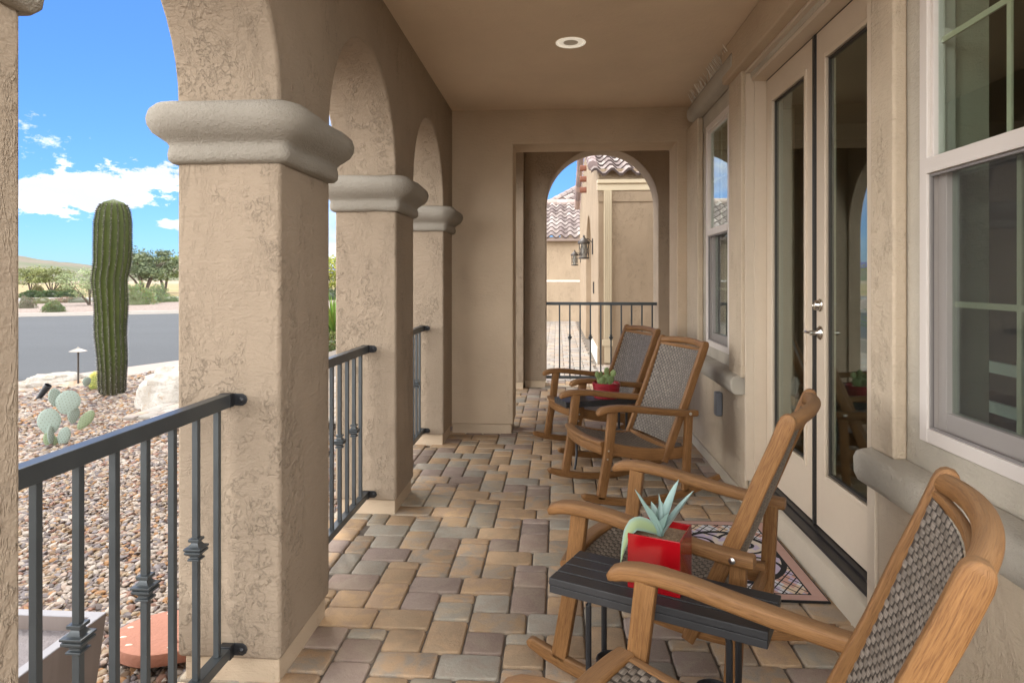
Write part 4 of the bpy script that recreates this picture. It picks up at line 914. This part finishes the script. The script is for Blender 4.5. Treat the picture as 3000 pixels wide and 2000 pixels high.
pc=V((.35,5.09,.5)); rp=thing('cactus_pot','round dark red pot with a small prickly pear on the far side table','potted plant',(.372,5.03,.50))
m=MB(); m.lathe([(.088,0),(.093,.004),(.097,.04),(.100,.085),(.104,.088),(.105,.112),(.100,.116),(.094,.112),(.092,.092)],40); t=NT('dark red glaze',.3,spec=.5); t.color((.25,.012,.022)); M['red2']=t.m; m.build('pot',M['red2'],rp)
m=MB(); m.lathe([(0,.098),(.094,.096)],24,cap=False)
for k in range(150):
    a=rg.uniform(0,6.28); r_=rg.uniform(0,.088); m.ellipsoid((r_*math.cos(a),r_*math.sin(a),.099),.005,.004,.003,nu=5,nv=3)
m.build('pebbles',simple('small pebbles',(.50,.40,.33),.9,0,None,.4,vs=90),rp)
G1=(.20,.27,.10); G2=(.15,.22,.08)
for (x,y,z,rx,rz_,yaw,roll,cl_) in [(-.01,0,.10,.030,.040,0,.1,G1),(.02,-.01,.10,.028,.036,.3,.35,G2),(-.03,.0,.10,.026,.030,-.2,-.5,G1),(-.055,0,.14,.020,.030,.2,-.35,G1),(-.035,.01,.155,.016,.022,.9,-.1,G2),(.0,0,.17,.022,.030,.3,.1,G1),(.04,0,.155,.022,.030,-.3,.35,G1),(.015,0,.135,.020,.026,1.0,.15,G2),(-.02,-.02,.11,.022,.026,.5,-.2,G2)]:
    m=MB(); m.cur=(.50,.44,.28); pad(m,(x,y,z),rx,rz_,.007,yaw,0,roll,cl_,m,26,.0013); m.build('cactus_pad',M['plant'],rp)

# ------------------------------------------------------------------ doormat
mc=V((1.165,2.925,0)); t=NT('door mat',.9); p=t.obj()   # local x 0..-0.62 , y 0..0.93
sx_=t.n('ShaderNodeSeparateXYZ'); t.l(p,sx_.inputs[0]); X,Y=sx_.outputs[0],sx_.outputs[1]
bx=t.math('SUBTRACT',.31,t.math('ABSOLUTE',X)); by=t.math('SUBTRACT',.465,t.math('ABSOLUTE',Y)); bd=t.math('MINIMUM',bx,by)
def latt(sgn):
    v=t.math('ADD',t.math('MULTIPLY',X,18.),t.math('MULTIPLY',Y,13.*sgn)); f=t.math('FRACT',v); return t.math('LESS_THAN',t.math('ABSOLUTE',t.math('SUBTRACT',f,.5)),.07), t.math('FLOOR',v)
l1,f1=latt(1); l2,f2=latt(-1); cxv=t.n('ShaderNodeCombineXYZ'); t.l(f1,cxv.inputs[0]); t.l(f2,cxv.inputs[1]); wnz=t.n('ShaderNodeTexWhiteNoise'); wnz.noise_dimensions='2D'; t.l(cxv.outputs[0],wnz.inputs['Vector'])
past=t.ramp(wnz.outputs['Value'],[(0,(.55,.33,.27)),(.25,(.62,.62,.66)),(.5,(.50,.42,.56)),(.75,(.66,.52,.38))],'CONSTANT')
lines=t.math('MAXIMUM',l1,l2)
# central oval with scrolls
ex=t.math('DIVIDE',X,.25); ey=t.math('DIVIDE',Y,.30); ed=t.math('SQRT',t.math('ADD',t.math('MULTIPLY',ex,ex),t.math('MULTIPLY',ey,ey)))
inov=t.math('LESS_THAN',ed,1.); ring=t.math('LESS_THAN',t.math('ABSOLUTE',t.math('SUBTRACT',ed,1.)),.05)
ax=t.math('SUBTRACT',t.math('ABSOLUTE',X),.115); ay=t.math('SUBTRACT',t.math('ABSOLUTE',Y),.14); rad=t.math('SQRT',t.math('ADD',t.math('MULTIPLY',ax,ax),t.math('MULTIPLY',ay,ay))); tha=t.math('ARCTAN2',ay,ax)
spi=t.math('FRACT',t.math('ADD',t.math('MULTIPLY',rad,15.),t.math('DIVIDE',tha,6.2832))); spl=t.math('LESS_THAN',t.math('ABSOLUTE',t.math('SUBTRACT',spi,.5)),.14)
scol=t.mix(t.math('GREATER_THAN',t.noise(p,14,2,.5),.5),(.64,.56,.48),(.50,.43,.56))
c=t.mix(lines,past,(.012,.011,.012)); c2=t.mix(spl,scol,(.012,.011,.012)); c=t.mix(inov,c,c2); c=t.mix(ring,c,(.012,.011,.012))
bcol=t.mix(t.noise(p,16,5,.7),(.46,.26,.21),(.52,.36,.31)); c=t.mix(t.math('LESS_THAN',bd,.066),c,(.012,.011,.012)); c=t.mix(t.math('LESS_THAN',bd,.058),c,bcol); c=t.mix(t.math('LESS_THAN',bd,.008),c,(.01,.01,.01))
t.color(c); t.normal(t.bump(t.noise(p,300,2,.6),.001)); M['mat']=t.m
m=MB(); n=8; vs=[]
for (z,ins) in ((.004,0),(.011,.001),(.0125,.004)):
    hx,hy=.31-ins,.465-ins; vs+=[(hx,hy,z),(-hx,hy,z),(-hx,-hy,z),(hx,-hy,z)]
m.add(vs,[(3,2,1,0)]+[(l*4+i,l*4+(i+1)%4,(l+1)*4+(i+1)%4,(l+1)*4+i) for l in range(2) for i in range(4)]+[(8,9,10,11)])
o=m.build('door_mat',M['mat'],None,smooth=False); o.location=(.865,3.385,0); tag(o,'pink bordered doormat with black leaded glass pattern on the pavers at the doors','doormat')

# ------------------------------------------------------------------ things in the gravel
def grav(px,py): return onz(px,py,-.155)
# saguaro
sg=grav(329,1156); hS=2.62; sa=thing('saguaro_cactus','tall ribbed green saguaro cactus standing in the gravel','cactus',sg[:])
m=MB(); nr_=17; vs=[];nu=nr_*4; rowsN=46; sp_=MB(); rg=random.Random(9)
def srad(t_): return lerp([(0,.142),(.03,.155),(.12,.165),(.3,.182),(.5,.198),(.62,.212),(.75,.222),(.88,.218),(.94,.195),(.975,.150),(.992,.085),(1,.0)],t_)
def scx(t_): return lerp([(0,.01),(.3,-.015),(.6,-.03),(.68,.0),(.8,.01),(1,.02)],t_)
for j in range(rowsN+1):
    t_=j/rowsN; t_=t_**.85 if t_>.0 else 0; rr=srad(t_)
    for i in range(nu):
        a=2*PI*i/nu+.03*math.sin(t_*9); k=(0,-.5,-1,-.5)[i%4]; r_=rr*(1+.20*k)
        r_*=1-.035*math.sin(t_*23+a)*(1 if t_<.6 else .3)
        vs.append((scx(t_)+r_*math.cos(a),r_*math.sin(a),hS*t_))
    if 0<j<rowsN: pass
fs=[(j*nu+i,j*nu+(i+1)%nu,(j+1)*nu+(i+1)%nu,(j+1)*nu+i) for j in range(rowsN) for i in range(nu)]
m.add(vs,fs)
t=NT('saguaro skin',.6,spec=.3); p=t.obj(); sz_=t.n('ShaderNodeSeparateXYZ'); t.l(p,sz_.inputs[0]); c=t.mix(t.noise(p,5,4,.6),(.030,.042,.010),(.078,.100,.016)); 
c=t.mix(t.math('MULTIPLY',t.ramp(sz_.outputs[2],[(.0,1.),(.5,0.)]),.85),c,(.06,.05,.03)); t.color(c); t.normal(t.bump(t.noise(p,60,4,.6),.004)); m.build('stem',t.m,sa,angle=100)
for i in range(nr_):
    a0=2*PI*(4*i)/nu
    for k in range(86):
        t_=.02+.96*k/86; a=a0+.03*math.sin(t_*9); r_=srad(t_)*(1-.035*math.sin(t_*23+a)*(1 if t_<.6 else .3)); p0=V((scx(t_)+(r_+.004)*math.cos(a),(r_+.004)*math.sin(a),hS*t_))
        sp_.ellipsoid(p0,.014,.014,.010,nu=5,nv=3,col=(.020,.017,.013))
        for q in range(10):
            d=V((math.cos(a+rg.uniform(-1.1,1.1)),math.sin(a+rg.uniform(-1.1,1.1)),rg.uniform(-.6,.6))).normalized(); L=rg.uniform(.02,.05); n_=d.cross(V((0,0,1))).normalized()*.0022
            sp_.add([p0-n_,p0+n_,p0+d*L],[(0,1,2)],col=rg.choice([(.40,.37,.31),(.30,.27,.22),(.55,.52,.47)]))
sp_.build('spines',vcol('spine',.6,(10,.0001),.3,.0),sa,smooth=False)
# prickly pear in the gravel
pp=grav(163,1302); pr=thing('prickly_pear','blue green prickly pear cactus with round dotted pads in the gravel','cactus',pp[:]); sc=F/ (pp.y*math.cos(TH)-pp.x*math.sin(TH))
yaw0=R(35)
def pw(px,py,off=0): # point in plant plane relative to base
    return V(((px-163)/sc*math.cos(yaw0)+off*.3,(px-163)/sc*math.sin(yaw0)+off,(1302-py)/sc*1.10))
BG=(.30,.37,.325); GG=(.24,.30,.18)
for (cx,cy,w,h,roll,yw,off,cl_) in [(153,1292,30,52,-.45,.2,0,GG),(188,1283,30,52,.18,0,-.02,BG),(164,1274,22,52,-.08,.9,-.05,BG),(148,1240,54,70,-.10,0,0,BG),(207,1228,34,46,.12,.6,.0,BG),(222,1246,30,58,.62,0,.05,GG),(197,1192,58,64,.28,0,-.02,BG),(154,1178,34,52,-.25,.5,.03,BG),(218,1142,22,26,.3,.4,.08,BG)]:
    base_=pw(cx-math.sin(roll)*h*.5,cy+h*.5*math.cos(roll)-0,off)
    m=MB(); m.cur=(.10,.075,.05); pad(m,base_,w/2/sc*1.1,h/2/sc*1.12,.012,yaw0+yw,0,roll,cl_,m,64,.0035); m.build('cactus_pad',M['plant'],pr)
# rocks
def boulder(name,label,c,sx_,sy_,sz_,mat,seed,rz_=0,flat=.0):
    bm=bmesh.new(); bmesh.ops.create_icosphere(bm,subdivisions=5,radius=1)
    for v in bm.verts:
        p=v.co.copy(); n=mnoise.noise(p*1.1+V((seed,0,0)))*.30+mnoise.noise(p*2.7+V((0,seed,0)))*.14+mnoise.noise(p*6+V((0,0,seed)))*.06+mnoise.noise(p*14+V((seed,seed,0)))*.025
        q=p*(1+n); 
        for ax in range(3): q[ax]=math.copysign(abs(q[ax])**.8,q[ax])
        q.z=round(q.z*5)/5*.35+q.z*.65
        v.co=V((q.x*sx_,q.y*sy_,q.z*sz_))
    me=bpy.data.meshes.new(name); bm.to_mesh(me); bm.free(); me.materials.append(mat); me.polygons.foreach_set('use_smooth',[True]*len(me.polygons)); me.set_sharp_from_angle(angle=R(35))
    o=bpy.data.objects.new(name,me); COL.objects.link(o); o.location=c; o.rotation_euler=(0,0,rz_); return tag(o,label,'rock')
boulder('boulder','large pale boulder half hidden behind the nearest full pillar',(-4.50,7.95,-.02),.74,.60,.38,M['rock'],2.2,R(-20))
boulder('boulder','small white rock with a tan base at the road edge, left of the path light',V(grav(105,1140))+V((0,.35,.0)),.42,.32,.17,M['rock'],5.1,.4)
boulder('boulder','low peach coloured rock at the road edge, behind the prickly pear',V(grav(178,1140))+V((.0,.35,-.03)),.62,.30,.11,M['rock2'],7.7,.5)
# barrel cactus
bp=grav(283,1141); bc=thing('barrel_cactus','small golden yellow barrel cactus at the foot of the saguaro','cactus',bp[:])
m=MB(); m.ellipsoid((0,0,.10),.10,.10,.13,nu=24,nv=12,col=(.20,.24,.06)); m.build('body',M['plant'],bc)
m=MB()
for k in range(1500):
    z=rg.uniform(-.3,1); a=rg.uniform(0,6.28); r_=math.sqrt(max(0,1-z*z)); d=V((r_*math.cos(a),r_*math.sin(a),z)); p0=V((d.x*.1,d.y*.1,.10+d.z*.13)); d2=(d+V((rg.uniform(-.6,.6),rg.uniform(-.6,.6),rg.uniform(-.3,.6)))).normalized(); n_=d2.cross(V((0,0,1))).normalized()*.0016
    m.add([p0-n_,p0+n_,p0+d2*.045],[(0,1,2)],col=rg.choice([(.75,.68,.16),(.62,.55,.12),(.85,.8,.35)]))
m.build('spines',vcol('gold spine',.6,(10,.0001),.3,.0),bc,smooth=False)
# path light
lp=grav(229,1134); pl_=thing('path_light','thin bronze path light with a small pagoda hat by the road edge','path light',lp[:])
m=MB(); m.tube([(0,0,-.02),(0,0,.50)],.013,10); m.build('post',M['dark'],pl_)
m=MB(); m.lathe([(0,.575),(.012,.572),(.02,.558),(.06,.542),(.115,.518),(.115,.513),(.05,.522),(.018,.50),(0,.50)],24); m.build('hat',simple('pale hat',(.30,.27,.23),.5,.2),pl_)
# uplight
up_=grav(112,1172); m=MB(); Mx=Matrix.Rotation(R(38),4,'Y'); m.lathe([(.028,-.03),(.03,0),(.042,.16),(.044,.22),(.038,.22),(.034,.17),(0,.17)],20,Mx); ul=thing('spotlight','small black ground spotlight tilted up in the gravel','spotlight',(up_.x,up_.y,up_.z+.02)); m.build('housing',M['black_iron'],ul)
m=MB(); m.tube([(0,0,-.05),(0,0,.02)],.012,8); m.build('stake',M['black_iron'],ul)
# grey box planter outside the rail
gpz=.30; c0=V((-1.478,2.079,0)); gl_=simple('grey fibreglass',(.62,.60,.62),.6,0,(120,.0006),.04); 
gpl=thing('box_planter','large grey square planter filled with dark soil, just outside the railing','planter',(-1.78,1.79,-.16))
m=MB(); hh=.295; Hh=gpz+.16
def ring4(k,z): return [(k,k,z),(-k,k,z),(-k,-k,z),(k,-k,z)]
vs=ring4(hh*.86,0)+ring4(hh,Hh)+ring4(hh-.035,Hh)+ring4(hh-.035,Hh-.06); m.add(vs,[(3,2,1,0)]+[(l*4+i,l*4+(i+1)%4,(l+1)*4+(i+1)%4,(l+1)*4+i) for l in range(3) for i in range(4)])
t=NT('weathered planter',.75); p=t.obj(); c=t.mix(t.ramp(t.noise(t.mapv(p,(1,1,.2)),7,5,.6),[(.35,0.),(.65,1.)]),(.145,.115,.10),(.20,.165,.15)); gzn=t.n('ShaderNodeSeparateXYZ'); t.l(p,gzn.inputs[0]); c=t.mix(t.math('GREATER_THAN',gzn.outputs[2],Hh-.004),c,(.29,.285,.305)); t.color(c); m.build('box',t.m,gpl,bevel=.004)
m=MB(); m.add([(x*(hh-.034),y*(hh-.034),Hh-.05) for x,y in ((1,1),(-1,1),(-1,-1),(1,-1))],[(0,1,2,3)]); t=NT('grey soil',.95); t.color(t.mix(t.noise(t.obj(),40,5,.7),(.16,.14,.145),(.27,.245,.25))); t.normal(t.bump(t.noise(t.obj(),50,4,.7),.01)); m.build('soil',t.m,gpl)
# stepping stone with carved letters
stn=thing('stepping_stone','round terracotta coloured stepping stone with carved letters on the gravel by the pillar','stepping stone',(-1.62,2.66,-.105),R(25)); stn.rotation_euler=(R(-4),R(3),R(20))
m=MB(); rgx=random.Random(1); ns_=40; prf=[(.0,.034),(.10,.034),(.19,.035),(.212,.030),(.217,.012),(.205,-.02),(0,-.02)]
vs=[]
for r_,z in prf:
    for i in range(ns_): a=2*PI*i/ns_; k=1+.03*mnoise.noise(V((math.cos(a)*2,math.sin(a)*2,0))); vs.append((r_*k*math.cos(a),r_*k*math.sin(a),z))
m.add(vs,[(l*ns_+i,l*ns_+(i+1)%ns_,(l+1)*ns_+(i+1)%ns_,(l+1)*ns_+i) for l in range(len(prf)-1) for i in range(ns_)]); m.build('slab',simple('red cast stone',(.36,.155,.10),.85,0,(60,.004),.15),stn)
def letters(txt,x,y,size,rot,par,z=.0355):
    cu=bpy.data.curves.new('t','FONT'); cu.body=txt; cu.size=size; cu.extrude=.0006; cu.align_x='CENTER'
    ob=bpy.data.objects.new('t',cu); COL.objects.link(ob); dg=bpy.context.evaluated_depsgraph_get(); me=bpy.data.meshes.new_from_object(ob.evaluated_get(dg)); bpy.data.objects.remove(ob)
    me.materials.clear(); me.materials.append(simple('carved shade',(.22,.085,.055),.95)); o=bpy.data.objects.new('lettering',me); COL.objects.link(o); o.parent=par; o.location=(x,y,z); o.rotation_euler=(0,0,rot)
letters('LE',.05,.07,.06,R(-10),stn); letters('GR',.06,-.13,.06,R(25),stn)
m=MB()
for k in range(12):
    a=k*PI/6+.2; m.ellipsoid((.17*math.cos(a),.17*math.sin(a),.035),.014,.007,.003,nu=8,nv=4)
m.build('pebble_inlay',simple('cream pebble',(.66,.60,.48),.7),stn)
# second stone slab piece seen through the second railing
p2=onz(992,1590,-.12); boulder('stone_slab','flat reddish stone seen low behind the second railing',p2+V((-.12,.1,-.01)),.16,.12,.05,M['clay'],3.3)

# sword leaved plant beyond bay two
def sword(px,py,name,label,Lf,n,col):
    b=onz(px,py,-.16); o=thing(name,label,'plant',b[:]); m=MB(); r=random.Random(px)
    for k in range(n):
        a=r.uniform(0,6.28); tz=r.uniform(.15,1.3); d=V((math.cos(a)*math.cos(tz),math.sin(a)*math.cos(tz),math.sin(tz)+.15)); leafblade(m,V((0,0,.05)),d,V((0,0,1)),Lf*r.uniform(.75,1.05),.05,.05,tuple(x*r.uniform(.8,1.2) for x in col),n=5,fold=.3)
    m.build('leaf',M['leaf'],o); m=MB(); m.ellipsoid((0,0,.06),.14,.14,.16,nu=12,nv=6,col=(.12,.09,.05)); m.build('base',M['leaf'],o); return o
sword(978,985,'sword_leaf_plant','bright green sword leaved plant seen between the first two pillars',1.35,110,(.16,.27,.04))
# ------------------------------------------------------------------ trees and shrubs
def foliage(m,c,rx,ry,rz_,n,size,cols,r,clump=14,flat=1.):
    cl_=[]
    for k in range(clump):
        while True:
            q=V((r.uniform(-1,1),r.uniform(-1,1),r.uniform(-1,1)))
            if .25<q.length<1: break
        cl_.append((V((q.x*rx,q.y*ry,q.z*rz_)),r.uniform(.22,.45),r.uniform(.7,1.25)))
    for k in range(n):
        cc,cs,cb_=r.choice(cl_); g=V((r.gauss(0,1),r.gauss(0,1),r.gauss(0,.7)))*cs*.55
        p=V(c)+cc+V((g.x*rx,g.y*ry,g.z*rz_*1.1)); a=V((r.uniform(-1,1),r.uniform(-1,1),r.uniform(-.6,.6))).normalized(); b=a.cross(V((r.uniform(-1,1),r.uniform(-1,1),r.uniform(-1,1)))).normalized(); s=size*r.uniform(.5,1.3)
        col=r.choice(cols); bb=cb_*r.uniform(.8,1.2)
        m.add([p-a*s-b*s*.25,p+a*s*.2-b*s*.4,p+a*s,p+b*s*.4],[(0,1,2,3)],col=tuple(min(1,x*bb) for x in col))
def tree(px,py,name,label,hgt,wid,trunk,cols,n=2600,seed=1,nst=4,z=-.2,low=.35,cat='tree',lean=0,leafs=.09):
    b=onz(px,py,z); o=thing(name,label,cat,b[:]); r=random.Random(seed); m=MB(); tips=[]
    for k in range(nst):
        a=2*PI*k/nst+r.uniform(-.4,.4); sp=wid*.30*r.uniform(.6,1.1); top=V((math.cos(a)*sp+lean*hgt*.3,math.sin(a)*sp,hgt*r.uniform(.6,.8)))
        mid=V((top.x*.45+r.uniform(-.1,.1)*hgt*.3,top.y*.45,hgt*.32)); pts=[V((r.uniform(-.04,.04),r.uniform(-.04,.04),-.05)),mid*.5+V((0,0,0)),mid,top*.7+mid*.3,top]
        m.tube(pts,trunk,6,taper=[1.3,1,.8,.5,.25])
        for q in range(4):
            e=top+V((r.uniform(-1,1)*wid*.22,r.uniform(-1,1)*wid*.22,r.uniform(-.1,.18)*hgt)); s0=mid.lerp(top,r.uniform(.2,.9)); m.tube([s0,(s0+e)/2+V((0,0,.03*hgt)),e],trunk*.35,4,taper=[1,.7,.3])
    m.build('trunk',M['bark'],o)
    m=MB(); cz=hgt*(low+1)/2; foliage(m,(lean*hgt*.35,0,cz),wid/2,wid/2,hgt*(1-low)/2,n,leafs,cols,r,22); m.build('crown',M['leaf'],o,smooth=False); return o
MQ=[(.10,.135,.07),(.135,.17,.09),(.17,.205,.115)]; YG=[(.20,.23,.08),(.25,.27,.11),(.17,.20,.08)]
tree(423,863,'mesquite_tree','broad grey green mesquite tree just right of the saguaro',4.5,6.6,.12,MQ,7000,3,5,leafs=.16)
tree(483,858,'mesquite_tree','darker mesquite tree beside the pillar edge, right of the broad one',4.3,4.6,.11,[(.13,.17,.06),(.19,.23,.08)],4500,4,4,leafs=.16)
tree(90,860,'mesquite_tree','small yellow green tree at the far left edge of the view',2.75,3.0,.07,YG,3000,5,4,leafs=.11)
tree(152,863,'mesquite_tree','small yellow green tree with dark forked trunks left of the saguaro',2.65,3.6,.07,YG,3400,6,5,leafs=.11)
tree(263,894,'palo_verde','leaning feathery palo verde with bare arching branches behind the saguaro',2.1,2.9,.035,[(.26,.31,.14),(.32,.36,.20),(.22,.28,.14)],2600,7,6,low=.25,lean=-.6,leafs=.07)
tree(975,868,'palo_verde','yellow palo verde tree seen in the slit between the first two pillars',3.8,5.,.08,[(.42,.40,.05),(.34,.36,.06),(.22,.27,.05)],4200,8,4,leafs=.13,low=.2)
def shrub(px,py,name,label,w,h,cols,n,seed,ball=False,z=-.2,leafs=.05):
    b=onz(px,py,z); o=thing(name,label,'shrub',b[:]); r=random.Random(seed); m=MB()
    for k in range(n):
        a=r.uniform(0,6.28); zz=r.uniform(0,1)**.8; r_=math.sqrt(max(0,1-zz*zz))*r.uniform(.75,1.02); 
        if ball: zz2=zz
        p=V((math.cos(a)*r_*w/2,math.sin(a)*r_*w/2,zz*h*r.uniform(.85,1.05))); k_=1+.3*mnoise.noise(p*3+V((seed,0,0))); p*=k_
        d=V((p.x,p.y,p.z+.1)).normalized(); q=d.cross(V((r.uniform(-1,1),r.uniform(-1,1),r.uniform(-1,1)))).normalized(); s=leafs*r.uniform(.6,1.3)
        m.add([p-q*s*.35,p+q*s*.35,p+d*s+q*s*.1],[(0,1,2)],col=tuple(x*r.uniform(.75,1.25) for x in r.choice(cols)))
    m.build('leaves',M['leaf'],o,smooth=False); m=MB(); m.ellipsoid((0,0,0),w*.36,w*.36,h*.8,nu=12,nv=8,col=tuple(x*.5 for x in cols[0])); m.build('branches',M['leaf'],o); return o
DG=[(.07,.11,.05),(.10,.14,.06)]; SG=[(.18,.22,.11),(.23,.27,.14),(.14,.18,.08)]
shrub(158,914,'desert_shrub','rounded green shrub alone on the pink gravel verge across the road',1.0,.50,SG,2600,11)
shrub(80,903,'desert_shrub','grey brown shrub at the left edge of the verge across the road',.9,.6,[(.22,.20,.14),(.16,.17,.10)],1600,12)
shrub(111,864,'round_shrub','round brown green shrub under the far left tree',1.1,1.0,[(.16,.15,.07),(.20,.19,.09)],1500,13,leafs=.08)
shrub(178,864,'round_shrub','left one of the two round shrubs beyond the second road',1.0,.85,[(.17,.17,.07),(.12,.14,.06)],1300,14,leafs=.08)
shrub(198,864,'round_shrub','right one of the two round shrubs beyond the second road',1.35,1.0,[(.17,.17,.07),(.12,.14,.06)],1500,15,leafs=.08)
for k,(px,lb) in enumerate(((92,'leftmost low dark hedge shrub along the second road'),(145,'middle low dark hedge shrub along the second road'),(201,'right low dark hedge shrub along the second road'))):
    shrub(px,872,'hedge_shrub',lb,2.0,.55,DG,1700,20+k,leafs=.09)['group']='low dark shrubs along the second road'
shrub(118,889,'desert_shrub','low olive shrub on the verge left of the brown ground cover',1.5,.35,[(.22,.23,.10),(.18,.19,.09)],1300,31)
shrub(195,886,'desert_shrub','rusty brown low ground cover on the verge behind the rounded shrub',1.9,.35,[(.30,.20,.13),(.24,.16,.10)],1600,32)
shrub(228,886,'desert_shrub','grey green low ground cover right of the rusty one',1.8,.32,[(.22,.23,.16),(.17,.19,.12)],1300,33)
shrub(398,892,'desert_shrub','wide pale green feathery bush just right of the saguaro',2.2,1.15,[(.27,.31,.16),(.22,.27,.12)],3000,34,leafs=.09)
shrub(448,887,'round_shrub','round clipped green bush right of the pale feathery bush',1.35,.85,SG,2200,35)
shrub(462,880,'round_shrub','taller round bush behind the clipped green bush',1.7,1.15,SG,2000,36,leafs=.07)
shrub(492,884,'desert_shrub','low green shrub beside the pillar edge across the road',1.9,.45,[(.15,.20,.08),(.20,.25,.11)],1500,37)
shrub(962,878,'desert_shrub','low green shrub below the yellow tree between the pillars',3.0,.7,DG,1600,38,leafs=.1)
shrub(968,1040,'desert_shrub','low green groundcover at the foot of the sword leaved plant',1.1,.4,[(.14,.17,.05),(.20,.22,.08)],1500,39,leafs=.06)
